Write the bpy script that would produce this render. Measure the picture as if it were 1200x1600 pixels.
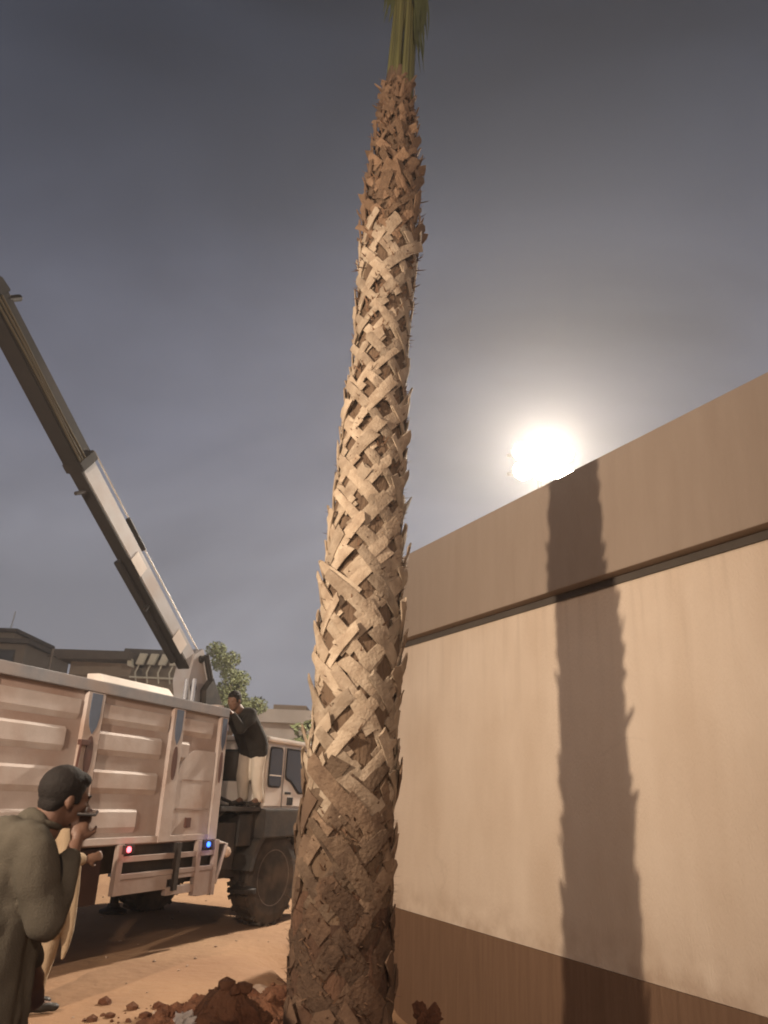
import bpy, bmesh, math, random
from mathutils import Vector, Matrix, Quaternion, noise

for o in list(bpy.data.objects):
    bpy.data.objects.remove(o)
R = math.radians
PI = math.pi
scene = bpy.context.scene
COL = scene.collection

# ------------------------------------------------------------------ camera
cam_d = bpy.data.cameras.new('camera')
cam = bpy.data.objects.new('camera', cam_d)
COL.objects.link(cam)
cam_d.sensor_fit = 'VERTICAL'
cam_d.sensor_height = 36.0
cam_d.lens = 36.0 * 1200 / 1600
cam_d.clip_start = 0.05
cam_d.clip_end = 3000
CP, CR = R(20.4), R(2.5)
F = Vector((0, math.cos(CP), math.sin(CP)))
U0 = Vector((0, -math.sin(CP), math.cos(CP)))
R0 = Vector((1, 0, 0))
RT = R0 * math.cos(CR) + U0 * math.sin(CR)
UP = U0 * math.cos(CR) - R0 * math.sin(CR)
cam.matrix_world = Matrix(((RT.x, UP.x, -F.x, 0), (RT.y, UP.y, -F.y, 0), (RT.z, UP.z, -F.z, 1.5), (0, 0, 0, 1)))
cam_d.dof.use_dof = True
cam_d.dof.focus_distance = 5.2
cam_d.dof.aperture_fstop = 3.2
scene.camera = cam

# ------------------------------------------------------------------ render settings
scene.render.engine = 'CYCLES'
scene.view_settings.view_transform = 'Standard'
scene.view_settings.look = 'None'
scene.view_settings.exposure = 0.0
scene.view_settings.gamma = 1.0
scene.view_settings.use_curve_mapping = False
cy = scene.cycles
cy.use_denoising = True
try:
    cy.denoiser = 'OPENIMAGEDENOISE'
except Exception:
    pass
cy.max_bounces = 5
cy.diffuse_bounces = 4
cy.glossy_bounces = 2
cy.transmission_bounces = 3
cy.volume_bounces = 1
cy.sample_clamp_indirect = 4.0
cy.caustics_reflective = False
cy.caustics_refractive = False
cy.filter_width = 1.9
try:
    scene.render.filter_size = 1.9
except Exception:
    pass

# ------------------------------------------------------------------ night sky (town glow, darker overhead)
world = bpy.data.worlds.new('World')
scene.world = world
world.use_nodes = True
wn, wl = world.node_tree.nodes, world.node_tree.links
wn.clear()
w_out = wn.new('ShaderNodeOutputWorld')
w_bg = wn.new('ShaderNodeBackground')
w_tc = wn.new('ShaderNodeTexCoord')
w_sep = wn.new('ShaderNodeSeparateXYZ')
w_ramp = wn.new('ShaderNodeValToRGB')
w_noise = wn.new('ShaderNodeTexNoise')
w_noise.inputs['Scale'].default_value = 1.6
w_noise.inputs['Detail'].default_value = 4.0
w_mr = wn.new('ShaderNodeMapRange')
w_mr.inputs['From Min'].default_value = 0.3
w_mr.inputs['From Max'].default_value = 0.7
w_mr.inputs['To Min'].default_value = 0.70
w_mr.inputs['To Max'].default_value = 1.36
w_mix = wn.new('ShaderNodeMixRGB')
w_mix.blend_type = 'MULTIPLY'
w_mix.inputs['Fac'].default_value = 1.0
cr = w_ramp.color_ramp
cr.elements[0].position = 0.0
cr.elements[0].color = (0.380, 0.372, 0.405, 1)
cr.elements[1].position = 1.0
cr.elements[1].color = (0.016, 0.019, 0.027, 1)
for p, c in ((0.22, (0.300, 0.300, 0.342)), (0.40, (0.145, 0.150, 0.190)), (0.60, (0.072, 0.078, 0.106)), (0.76, (0.032, 0.037, 0.053))):
    e = cr.elements.new(p)
    e.color = (*c, 1)
wl.new(w_tc.outputs['Generated'], w_sep.inputs[0])
wl.new(w_sep.outputs['Z'], w_ramp.inputs['Fac'])
w_map = wn.new('ShaderNodeMapping')
w_map.inputs['Rotation'].default_value = (0.3, 0.5, 0.6)
w_map.inputs['Scale'].default_value = (1.0, 3.2, 1.4)
w_noise.inputs['Distortion'].default_value = 0.5
wl.new(w_tc.outputs['Generated'], w_map.inputs['Vector'])
wl.new(w_map.outputs['Vector'], w_noise.inputs['Vector'])
wl.new(w_noise.outputs['Fac'], w_mr.inputs['Value'])
wl.new(w_ramp.outputs['Color'], w_mix.inputs['Color1'])
wl.new(w_mr.outputs['Result'], w_mix.inputs['Color2'])
wl.new(w_mix.outputs['Color'], w_bg.inputs['Color'])
w_bg.inputs['Strength'].default_value = 1.0
wl.new(w_bg.outputs[0], w_out.inputs[0])

# lamps (their fixtures are built further down)
LAMP_FAR = Vector((4.78, 21.0, 11.28))      # tall street mast beyond the wall
LAMP_NEAR = Vector((-3.5, 1.0, 3.3))        # work floodlight on a tripod, left of the frame
POWER_FAR = 23000
POWER_NEAR = 1900
POWER_FILL = 4600
LAMP_FILL = Vector((0.7, -11.0, 7.4))       # added fill lamp behind the camera, brightens the shadows
COLOR_FILL = (1.0, 0.74, 0.55)
COLOR_FAR = (1.0, 0.86, 0.70)
COLOR_NEAR = (1.0, 0.80, 0.61)
HAZE_DENSITY = 0.0019


def lamp_light(name, loc, power, color, size, direction=None, angle=165, blend=0.25):
    d = bpy.data.lights.new(name, 'SPOT' if direction else 'POINT')
    d.energy = power
    d.color = color
    d.shadow_soft_size = size
    o = bpy.data.objects.new(name, d)
    o.location = loc
    if direction:
        d.spot_size = R(angle)
        d.spot_blend = blend
        o.rotation_euler = Vector(direction).to_track_quat('-Z', 'Y').to_euler()
    COL.objects.link(o)
    return o


lamp_light('street_light_beam', LAMP_FAR, POWER_FAR, COLOR_FAR, 0.35)
lamp_light('fill_light_beam', LAMP_FILL, POWER_FILL, COLOR_FILL, 0.35)
lamp_light('floodlight_beam', LAMP_NEAR, POWER_NEAR, COLOR_NEAR, 0.055, (math.sin(R(22)), math.cos(R(22)), -0.02), 116, 1.0)

# ------------------------------------------------------------------ materials
def mat(name, col, col2=None, scale=6.0, rough=0.8, bump=0.0, bscale=None, stretch=(1, 1, 1), metal=0.0,
        spec=0.3, rand=0.0, detail=5.0, contrast=0.25, dirt=None, dirt_scale=1.5, dirt_amt=0.5, coat=0.0):
    m = bpy.data.materials.new(name)
    m.use_nodes = True
    n, l = m.node_tree.nodes, m.node_tree.links
    b = n['Principled BSDF']
    b.inputs['Roughness'].default_value = rough
    b.inputs['Metallic'].default_value = metal
    b.inputs['Specular IOR Level'].default_value = spec
    if coat:
        b.inputs['Coat Weight'].default_value = coat
    tc = n.new('ShaderNodeTexCoord')
    mp = n.new('ShaderNodeMapping')
    mp.inputs['Scale'].default_value = stretch
    l.new(tc.outputs['Object'], mp.inputs['Vector'])
    vec = mp.outputs['Vector']
    info = None
    if rand:
        info = n.new('ShaderNodeObjectInfo')
        add = n.new('ShaderNodeVectorMath')
        add.operation = 'ADD'
        sc = n.new('ShaderNodeVectorMath')
        sc.operation = 'SCALE'
        comb = n.new('ShaderNodeCombineXYZ')
        for k in range(3):
            l.new(info.outputs['Random'], comb.inputs[k])
        l.new(comb.outputs[0], sc.inputs[0])
        sc.inputs['Scale'].default_value = 37.0
        l.new(vec, add.inputs[0])
        l.new(sc.outputs[0], add.inputs[1])
        vec = add.outputs[0]
    nz = n.new('ShaderNodeTexNoise')
    nz.inputs['Scale'].default_value = scale
    nz.inputs['Detail'].default_value = detail
    nz.inputs['Roughness'].default_value = 0.62
    l.new(vec, nz.inputs['Vector'])
    rp = n.new('ShaderNodeValToRGB')
    rp.color_ramp.elements[0].position = 0.5 - contrast
    rp.color_ramp.elements[1].position = 0.5 + contrast
    c2 = col2 or tuple(x * 0.8 for x in col)
    rp.color_ramp.elements[0].color = (*c2, 1)
    rp.color_ramp.elements[1].color = (*col, 1)
    l.new(nz.outputs['Fac'], rp.inputs['Fac'])
    out = rp.outputs['Color']
    if dirt:
        dz = n.new('ShaderNodeTexNoise')
        dz.inputs['Scale'].default_value = dirt_scale
        dz.inputs['Detail'].default_value = 6
        l.new(vec, dz.inputs['Vector'])
        dr = n.new('ShaderNodeMapRange')
        dr.inputs['From Min'].default_value = 0.42
        dr.inputs['From Max'].default_value = 0.68
        dr.inputs['To Max'].default_value = dirt_amt
        l.new(dz.outputs['Fac'], dr.inputs['Value'])
        mx = n.new('ShaderNodeMixRGB')
        l.new(dr.outputs['Result'], mx.inputs['Fac'])
        l.new(out, mx.inputs['Color1'])
        mx.inputs['Color2'].default_value = (*dirt, 1)
        out = mx.outputs['Color']
    if rand:
        hsv = n.new('ShaderNodeHueSaturation')
        mr = n.new('ShaderNodeMapRange')
        mr.inputs['To Min'].default_value = 1 - rand
        mr.inputs['To Max'].default_value = 1 + rand
        l.new(info.outputs['Random'], mr.inputs['Value'])
        l.new(mr.outputs['Result'], hsv.inputs['Value'])
        l.new(out, hsv.inputs['Color'])
        out = hsv.outputs['Color']
    l.new(out, b.inputs['Base Color'])
    if bump:
        bz = n.new('ShaderNodeTexNoise')
        bz.inputs['Scale'].default_value = bscale or scale * 3
        bz.inputs['Detail'].default_value = 6
        l.new(vec, bz.inputs['Vector'])
        bp = n.new('ShaderNodeBump')
        bp.inputs['Strength'].default_value = bump
        bp.inputs['Distance'].default_value = 0.02
        l.new(bz.outputs['Fac'], bp.inputs['Height'])
        l.new(bp.outputs['Normal'], b.inputs['Normal'])
    return m


def weather(m, joint_z, foot_z):
    """hairline cracks, run-off stains under the band and splashed soil at the foot, mixed over the paint"""
    n, l = m.node_tree.nodes, m.node_tree.links
    b = n['Principled BSDF']
    src = b.inputs['Base Color'].links[0].from_socket
    tc = n.new('ShaderNodeTexCoord')
    sep = n.new('ShaderNodeSeparateXYZ')
    l.new(tc.outputs['Object'], sep.inputs[0])

    def noise_(scale, stretch, lo, hi, detail=5):
        mp = n.new('ShaderNodeMapping')
        mp.inputs['Scale'].default_value = stretch
        l.new(tc.outputs['Object'], mp.inputs['Vector'])
        z = n.new('ShaderNodeTexNoise')
        z.inputs['Scale'].default_value = scale
        z.inputs['Detail'].default_value = detail
        l.new(mp.outputs['Vector'], z.inputs['Vector'])
        r = n.new('ShaderNodeMapRange')
        r.inputs['From Min'].default_value = lo
        r.inputs['From Max'].default_value = hi
        l.new(z.outputs['Fac'], r.inputs['Value'])
        return r.outputs['Result'], z.outputs['Color']

    def mul(a, c):
        q = n.new('ShaderNodeMath')
        q.operation = 'MULTIPLY'
        l.new(a, q.inputs[0])
        if isinstance(c, float): q.inputs[1].default_value = c
        else: l.new(c, q.inputs[1])
        return q.outputs[0]

    def zramp(a, c):
        r = n.new('ShaderNodeMapRange')
        r.inputs['From Min'].default_value = a
        r.inputs['From Max'].default_value = c
        l.new(sep.outputs['Z'], r.inputs['Value'])
        return r.outputs['Result']

    def over(src, fac, col):
        q = n.new('ShaderNodeMixRGB')
        l.new(fac, q.inputs['Fac'])
        l.new(src, q.inputs['Color1'])
        q.inputs['Color2'].default_value = (*col, 1)
        return q.outputs['Color']

    runs, _ = noise_(7.0, (1.6, 1.6, 0.10), 0.50, 0.72)
    src = over(src, mul(mul(runs, zramp(joint_z - 1.1, joint_z)), 0.25), (0.27, 0.20, 0.145))
    patch, _ = noise_(0.8, (1, 1, 1.3), 0.52, 0.60, 7)
    src = over(src, mul(patch, 0.16), (0.66, 0.56, 0.45))
    spl, _ = noise_(5.0, (1, 1, 1), 0.40, 0.62, 8)
    src = over(src, mul(mul(spl, zramp(foot_z + 0.30, foot_z)), 0.40), (0.25, 0.15, 0.09))
    vo = n.new('ShaderNodeTexVoronoi')
    vo.feature = 'DISTANCE_TO_EDGE'
    vo.inputs['Scale'].default_value = 0.55
    _, wob = noise_(3.0, (1, 1, 1), 0, 1)
    ad = n.new('ShaderNodeMixRGB')
    ad.blend_type = 'ADD'
    ad.inputs['Fac'].default_value = 0.25
    l.new(tc.outputs['Object'], ad.inputs['Color1'])
    l.new(wob, ad.inputs['Color2'])
    l.new(ad.outputs['Color'], vo.inputs['Vector'])
    cr_ = n.new('ShaderNodeMapRange')
    cr_.inputs['From Min'].default_value = 0.0035
    cr_.inputs['From Max'].default_value = 0.001
    l.new(vo.outputs['Distance'], cr_.inputs['Value'])
    msk, _ = noise_(0.7, (1, 1, 1), 0.52, 0.58)
    src = over(src, mul(mul(cr_.outputs['Result'], msk), 0.10), (0.20, 0.14, 0.10))
    l.new(src, b.inputs['Base Color'])


def emit(name, col, strength):
    m = bpy.data.materials.new(name)
    m.use_nodes = True
    b = m.node_tree.nodes['Principled BSDF']
    b.inputs['Base Color'].default_value = (*[min(1, c) for c in col], 1)
    b.inputs['Emission Color'].default_value = (*col, 1)
    b.inputs['Emission Strength'].default_value = strength
    return m


M = {}
M['sand'] = mat('sand', (0.365, 0.225, 0.128), (0.27, 0.158, 0.086), 0.9, 0.95, 0.9, 9, dirt=(0.22, 0.12, 0.068), dirt_scale=0.5, dirt_amt=0.75, detail=9)
M['soil'] = mat('soil', (0.15, 0.060, 0.031), (0.058, 0.025, 0.014), 9, 0.97, 1.0, 30, dirt=(0.26, 0.14, 0.08), dirt_scale=2.5, dirt_amt=0.5)
M['clod'] = mat('clod', (0.15, 0.062, 0.032), (0.075, 0.032, 0.018), 7, 0.97, 0.8, 22, rand=0.3)
M['wall'] = mat('wall_render', (0.60, 0.50, 0.395), (0.545, 0.445, 0.345), 2.6, 0.9, 0.35, 45, stretch=(2.0, 2.0, 0.7), contrast=0.35, dirt=(0.45, 0.345, 0.25), dirt_scale=0.9, dirt_amt=0.55)
M['fascia'] = mat('fascia_render', (0.285, 0.226, 0.176), (0.245, 0.19, 0.145), 3.0, 0.9, 0.25, 55, stretch=(2.5, 2.5, 0.35), contrast=0.3)
weather(M['wall'], 3.05, 0.5)
M['plinth'] = mat('plinth_stain', (0.185, 0.110, 0.066), (0.125, 0.072, 0.042), 5.5, 0.85, 0.35, 40, stretch=(6, 6, 0.30), contrast=0.3)
M['strap'] = mat('leaf_base', (0.40, 0.325, 0.24), (0.27, 0.205, 0.14), 3.5, 0.85, 0.45, 16, rand=0.22, contrast=0.28, dirt=(0.12, 0.075, 0.045), dirt_scale=2.4, dirt_amt=0.55)
M['strap_top'] = mat('leaf_base_brown', (0.225, 0.145, 0.088), (0.11, 0.066, 0.04), 4.0, 0.9, 0.6, 14, rand=0.35)
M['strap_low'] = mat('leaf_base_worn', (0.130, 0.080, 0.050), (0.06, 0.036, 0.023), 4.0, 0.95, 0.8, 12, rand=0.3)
M['strap_mid'] = mat('leaf_base_dark', (0.215, 0.150, 0.098), (0.12, 0.078, 0.05), 4.0, 0.9, 0.6, 14, rand=0.35, dirt=(0.07, 0.042, 0.027), dirt_scale=2.4, dirt_amt=0.7)  # darker leaf bases on the lower trunk
M['trunk'] = mat('trunk_fibre', (0.155, 0.103, 0.064), (0.08, 0.05, 0.031), 14, 0.95, 1.0, 40, stretch=(1, 1, 0.3))
M['trunk_low'] = mat('trunk_dark', (0.085, 0.046, 0.028), (0.035, 0.02, 0.013), 11, 0.95, 1.0, 40, stretch=(1, 1, 0.5), dirt=(0.16, 0.085, 0.05), dirt_scale=6, dirt_amt=0.6)  # darker brown for the lowest part of the trunk
M['fibre'] = mat('palm_fibre', (0.20, 0.115, 0.065), (0.10, 0.056, 0.034), 9, 0.9)
M['frond'] = mat('palm_green', (0.085, 0.095, 0.036), (0.045, 0.054, 0.02), 5, 0.6, 0.2, 20, stretch=(2, 2, 0.3), rand=0.25)
M['petiole'] = mat('petiole_green', (0.13, 0.125, 0.046), (0.07, 0.072, 0.028), 6, 0.55, 0.2, 20, stretch=(3, 3, 0.3), rand=0.3)
M['white'] = mat('truck_white', (0.52, 0.47, 0.445), (0.40, 0.345, 0.315), 3.0, 0.7, 0.12, 18, dirt=(0.30, 0.185, 0.125), dirt_scale=1.6, dirt_amt=0.65, spec=0.4)
M['panel'] = mat('bed_sheet', (0.40, 0.34, 0.31), (0.30, 0.24, 0.21), 2.2, 0.7, 0.15, 16, dirt=(0.25, 0.14, 0.095), dirt_scale=1.2, dirt_amt=0.7, spec=0.4)
M['rail'] = mat('bed_rail', (0.24, 0.27, 0.31), (0.17, 0.18, 0.20), 4, 0.5, 0.1, 18, dirt=(0.32, 0.24, 0.19), dirt_scale=2.0, dirt_amt=0.7)
M['blue'] = mat('ornament_blue', (0.10, 0.13, 0.19), (0.07, 0.09, 0.13), 6, 0.5)
M['oxide'] = mat('ornament_red', (0.11, 0.05, 0.038), (0.07, 0.032, 0.026), 6, 0.6)
M['darkred'] = mat('box_red_lit', (0.045, 0.019, 0.016), (0.028, 0.013, 0.011), 5, 0.6)  # red of the nearby marker light put into the box colour
M['black'] = mat('chassis_black', (0.032, 0.028, 0.025), (0.018, 0.016, 0.015), 7, 0.7, 0.2, 20, dirt=(0.09, 0.065, 0.045), dirt_scale=3, dirt_amt=0.5)
M['rubber'] = mat('tyre_rubber', (0.05, 0.041, 0.034), (0.025, 0.021, 0.018), 6, 0.9, 0.3, 30, dirt=(0.15, 0.105, 0.07), dirt_scale=4, dirt_amt=0.5)
M['rim'] = mat('rim_paint', (0.20, 0.16, 0.13), (0.10, 0.075, 0.06), 5, 0.6)
M['cab'] = mat('cab_paint', (0.76, 0.72, 0.66), (0.66, 0.60, 0.54), 3, 0.35, 0.05, 14, dirt=(0.36, 0.27, 0.20), dirt_scale=1.6, dirt_amt=0.4, spec=0.5)
M['seal'] = mat('window_seal', (0.02, 0.02, 0.02), None, 6, 0.7)
M['glass'] = mat('window_glass', (0.05, 0.04, 0.033), (0.03, 0.026, 0.022), 2, 0.08, spec=0.6)
M['crane'] = mat('crane_paint', (0.40, 0.40, 0.41), (0.31, 0.30, 0.30), 3, 0.45, 0.06, 14, dirt=(0.30, 0.22, 0.17), dirt_scale=2.2, dirt_amt=0.6, spec=0.5)
M['crane_dark'] = mat('crane_dark_shaded', (0.020, 0.017, 0.015), (0.012, 0.010, 0.009), 3, 0.75, 0.1, 14, dirt=(0.042, 0.032, 0.026), dirt_scale=2.5, dirt_amt=0.5)  # outer boom gets little light; that shade is put into this colour
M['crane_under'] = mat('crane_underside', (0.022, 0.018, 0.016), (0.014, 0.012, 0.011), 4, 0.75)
M['chrome'] = mat('cylinder_rod', (0.75, 0.74, 0.72), (0.65, 0.63, 0.6), 4, 0.25, metal=0.8)
M['hose'] = mat('hose', (0.06, 0.046, 0.027), (0.05, 0.04, 0.025), 6, 0.6)
M['skin'] = mat('skin', (0.145, 0.078, 0.05), (0.115, 0.06, 0.04), 12, 0.55, 0.1, 60, spec=0.35)
M['skin2'] = mat('skin_far', (0.16, 0.09, 0.06), (0.13, 0.07, 0.045), 12, 0.6)
M['hair'] = mat('hair_black', (0.014, 0.010, 0.008), (0.007, 0.005, 0.004), 40, 0.8, 0.3, 120)
M['olive'] = mat('olive_cloth', (0.102, 0.090, 0.070), (0.072, 0.063, 0.048), 9, 0.95, 0.25, 160, spec=0.1)
M['jacket'] = mat('jacket_cloth', (0.022, 0.019, 0.016), (0.014, 0.012, 0.010), 7, 0.9, 0.25, 60)
M['khaki'] = mat('khaki_cloth', (0.60, 0.54, 0.46), (0.50, 0.44, 0.36), 7, 0.95, 0.25, 60)
M['cream'] = mat('cream_cloth', (0.37, 0.285, 0.19), (0.28, 0.205, 0.13), 5, 0.95, 0.3, 70)
M['shoe'] = mat('shoe_leather', (0.022, 0.018, 0.015), None, 8, 0.6)
M['phone'] = mat('phone_case', (0.012, 0.011, 0.011), None, 5, 0.3, spec=0.5)
M['plastic'] = mat('plastic_film', (0.62, 0.57, 0.52), (0.5, 0.45, 0.4), 9, 0.4, 0.3, 30)
M['stone'] = mat('pale_stone', (0.50, 0.38, 0.29), (0.38, 0.27, 0.2), 12, 0.9, 0.5, 30, rand=0.2)
M['house'] = mat('house_render', (0.27, 0.215, 0.155), (0.21, 0.165, 0.12), 2, 0.9, 0.1, 20)
M['house_pale'] = mat('house_pale', (0.66, 0.62, 0.56), (0.56, 0.51, 0.45), 1.2, 0.9, 0.1, 20, dirt=(0.3, 0.26, 0.21), dirt_scale=0.5, dirt_amt=0.5)
M['house_dark'] = mat('house_roof_edge', (0.10, 0.083, 0.068), (0.07, 0.058, 0.048), 2, 0.9)
M['pergola'] = mat('pergola_white', (0.62, 0.60, 0.48), (0.54, 0.52, 0.41), 2, 0.8)
M['dark_window'] = mat('dark_window', (0.03, 0.027, 0.024), None, 2, 0.15, spec=0.5)
M['leaf'] = mat('tree_leaf', (0.112, 0.128, 0.050), (0.062, 0.074, 0.028), 1.8, 0.75)
M['bark'] = mat('tree_bark', (0.11, 0.08, 0.055), (0.07, 0.05, 0.036), 5, 0.9, 0.5, 20)
M['steel'] = mat('galvanised_steel', (0.38, 0.37, 0.35), (0.30, 0.29, 0.28), 5, 0.45, metal=0.6)
M['red_lens'] = emit('red_lens', (1.0, 0.03, 0.06), 60.0)
M['red_core'] = emit('red_core', (1.0, 0.11, 0.14), 5.0)
M['blue_lens'] = emit('blue_lens', (0.02, 0.06, 1.0), 40.0)
M['blue_core'] = emit('blue_core', (0.035, 0.16, 1.0), 4.0)
M['marker'] = emit('marker_lens', (1.0, 0.9, 0.8), 3.0)
M['lamp_lens'] = emit('lamp_lens', (1.0, 0.92, 0.80), 120.0)
M['lamp_body'] = mat('lamp_body', (0.18, 0.18, 0.18), None, 5, 0.5, metal=0.3)


# ------------------------------------------------------------------ mesh helpers
def tag(o, label=None, cat=None, group=None, kind=None):
    if label: o['label'] = label
    if cat: o['category'] = cat
    if group: o['group'] = group
    if kind: o['kind'] = kind
    return o


def empty(name, loc=(0, 0, 0), rz=0.0, label=None, cat=None, group=None):
    o = bpy.data.objects.new(name, None)
    o.empty_display_size = 0.2
    o.location = loc
    o.rotation_euler = (0, 0, rz)
    COL.objects.link(o)
    return tag(o, label, cat, group)


class MB:
    def __init__(s):
        s.bm = bmesh.new()

    def box(s, x0, x1, y0, y1, z0, z1, bev=0.0):
        vs = [s.bm.verts.new(p) for p in ((x0, y0, z0), (x1, y0, z0), (x1, y1, z0), (x0, y1, z0), (x0, y0, z1), (x1, y0, z1), (x1, y1, z1), (x0, y1, z1))]
        fs = [s.bm.faces.new([vs[i] for i in f]) for f in ((3, 2, 1, 0), (4, 5, 6, 7), (0, 1, 5, 4), (1, 2, 6, 5), (2, 3, 7, 6), (3, 0, 4, 7))]
        if bev:
            es = list({e for f in fs for e in f.edges})
            bmesh.ops.bevel(s.bm, geom=es, offset=bev, segments=2, profile=0.7, affect='EDGES')
        return s

    def prism(s, pts, axis, a, b):
        """pts: 2-D outline; extruded along axis ('x','y','z') from a to b."""
        def mk(p, t):
            return {'x': (t, p[0], p[1]), 'y': (p[0], t, p[1]), 'z': (p[0], p[1], t)}[axis]
        v0 = [s.bm.verts.new(mk(p, a)) for p in pts]
        v1 = [s.bm.verts.new(mk(p, b)) for p in pts]
        n = len(pts)
        s.bm.faces.new(v0)
        s.bm.faces.new(v1[::-1])
        for i in range(n):
            s.bm.faces.new((v0[i], v1[i], v1[(i + 1) % n], v0[(i + 1) % n]))
        bmesh.ops.recalc_face_normals(s.bm, faces=s.bm.faces[:])
        return s

    def tube(s, pts, rads, seg=10, cap=True, flat=1.0):
        pts = [Vector(p) for p in pts]
        if not isinstance(rads, (list, tuple)):
            rads = [rads] * len(pts)
        rings = []
        ref = None
        for i, p in enumerate(pts):
            d = (pts[min(i + 1, len(pts) - 1)] - pts[max(i - 1, 0)]).normalized()
            if ref is None:
                ref = Vector((0, 0, 1)) if abs(d.z) < 0.9 else Vector((1, 0, 0))
            a = d.cross(ref).normalized()
            b = a.cross(d).normalized()
            ref = b
            rings.append([s.bm.verts.new(p + a * (math.cos(2 * PI * k / seg) * rads[i]) + b * (math.sin(2 * PI * k / seg) * rads[i] * flat)) for k in range(seg)])
        for i in range(len(rings) - 1):
            for k in range(seg):
                s.bm.faces.new((rings[i][k], rings[i][(k + 1) % seg], rings[i + 1][(k + 1) % seg], rings[i + 1][k]))
        if cap:
            s.bm.faces.new(rings[0][::-1])
            s.bm.faces.new(rings[-1])
        return s

    def lathe(s, prof, seg=28, axis='y', center=(0, 0, 0)):
        """prof: (axial, radius) pairs."""
        rings = []
        c = Vector(center)
        for a, r in prof:
            ring = []
            for k in range(seg):
                t = 2 * PI * k / seg
                p = {'y': (r * math.cos(t), a, r * math.sin(t)), 'z': (r * math.cos(t), r * math.sin(t), a), 'x': (a, r * math.cos(t), r * math.sin(t))}[axis]
                ring.append(s.bm.verts.new(c + Vector(p)))
            rings.append(ring)
        for i in range(len(rings) - 1):
            for k in range(seg):
                s.bm.faces.new((rings[i][k], rings[i][(k + 1) % seg], rings[i + 1][(k + 1) % seg], rings[i + 1][k]))
        s.bm.faces.new(rings[0])
        s.bm.faces.new(rings[-1])
        bmesh.ops.recalc_face_normals(s.bm, faces=s.bm.faces[:])
        return s

    def ell(s, c, r, rot=None, sub=3):
        res = bmesh.ops.create_icosphere(s.bm, subdivisions=sub, radius=1.0)
        m = Matrix.Translation(Vector(c)) @ (rot.to_matrix().to_4x4() if rot else Matrix.Identity(4)) @ Matrix.Diagonal((*r, 1))
        for v in res['verts']:
            v.co = m @ v.co
        return s

    def cap(s, a, b, ra, rb, n=6, sub=2):
        """tapered capsule as a chain of overlapping spheres joined by a tube"""
        a, b = Vector(a), Vector(b)
        s.tube([a, b], [ra, rb], 14)
        s.ell(a, (ra,) * 3, sub=sub)
        s.ell(b, (rb,) * 3, sub=sub)
        return s

    def quad(s, a, b, c, d):
        s.bm.faces.new([s.bm.verts.new(p) for p in (a, b, c, d)])
        return s

    def mesh(s, name, m, smooth=False):
        me = bpy.data.meshes.new(name)
        s.bm.to_mesh(me)
        s.bm.free()
        me.materials.append(m)
        if smooth:
            for p in me.polygons:
                p.use_smooth = True
        return me

    def build(s, name, m, parent=None, smooth=False):
        me = s.mesh(name, m, smooth)
        o = bpy.data.objects.new(name, me)
        COL.objects.link(o)
        if parent:
            o.parent = parent
        return o


def remeshed(mb, name, m, voxel, parent=None, smooth_it=4, fold=None):
    """fuse overlapping shapes into one continuous skin"""
    me = mb.mesh(name, m)
    o = bpy.data.objects.new(name, me)
    COL.objects.link(o)
    md = o.modifiers.new('r', 'REMESH')
    md.mode = 'VOXEL'
    md.voxel_size = voxel
    sm = o.modifiers.new('s', 'SMOOTH')
    sm.factor = 0.5
    sm.iterations = smooth_it
    dg = bpy.context.evaluated_depsgraph_get()
    new = bpy.data.meshes.new_from_object(o.evaluated_get(dg))
    o.modifiers.clear()
    o.data = new
    new.name = name
    if fold:
        for v in new.vertices:
            v.co = v.co + v.normal * fold(v.co)
    if not new.materials:
        new.materials.append(m)
    for p in new.polygons:
        p.use_smooth = True
    if parent:
        o.parent = parent
    return o


rnd = random.Random(11)

# ================================================================== SETTING
# ground: one big sheet, finely divided near the palm
g = MB()
def gz(x, y):
    d = (x - 2.135) * 0.8949 + (y - 4.684) * 0.4462      # signed distance from the wall line
    dip = -0.42 * max(0, min(1, (d + 1.15) / 0.45)) * max(0, min(1, (y - 3.5) / 0.8)) * max(0, min(1, (9.0 - y) / 0.8))
    return dip + 0.03 * noise.noise((x * 0.45, y * 0.45, 0.0)) * (1 if y < 40 else 0) + 0.012 * noise.noise((x * 2.1, y * 2.1, 3.0))
xs = [-400, -120, -40, -20] + [-14 + 0.28 * i for i in range(101)] + [18, 30, 60, 150, 400]
ys = [-300, -60, -20, -10] + [-6 + 0.28 * i for i in range(93)] + [24, 32, 50, 100, 250, 900]
gv = [[g.bm.verts.new((x, y, gz(x, y) if (-14 < x < 14 and -6 < y < 19) else 0.0)) for x in xs] for y in ys]
for j in range(len(ys) - 1):
    for i in range(len(xs) - 1):
        g.bm.faces.new((gv[j][i], gv[j][i + 1], gv[j + 1][i + 1], gv[j + 1][i]))
tag(g.build('ground', M['sand'], smooth=True), kind='structure')

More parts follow.
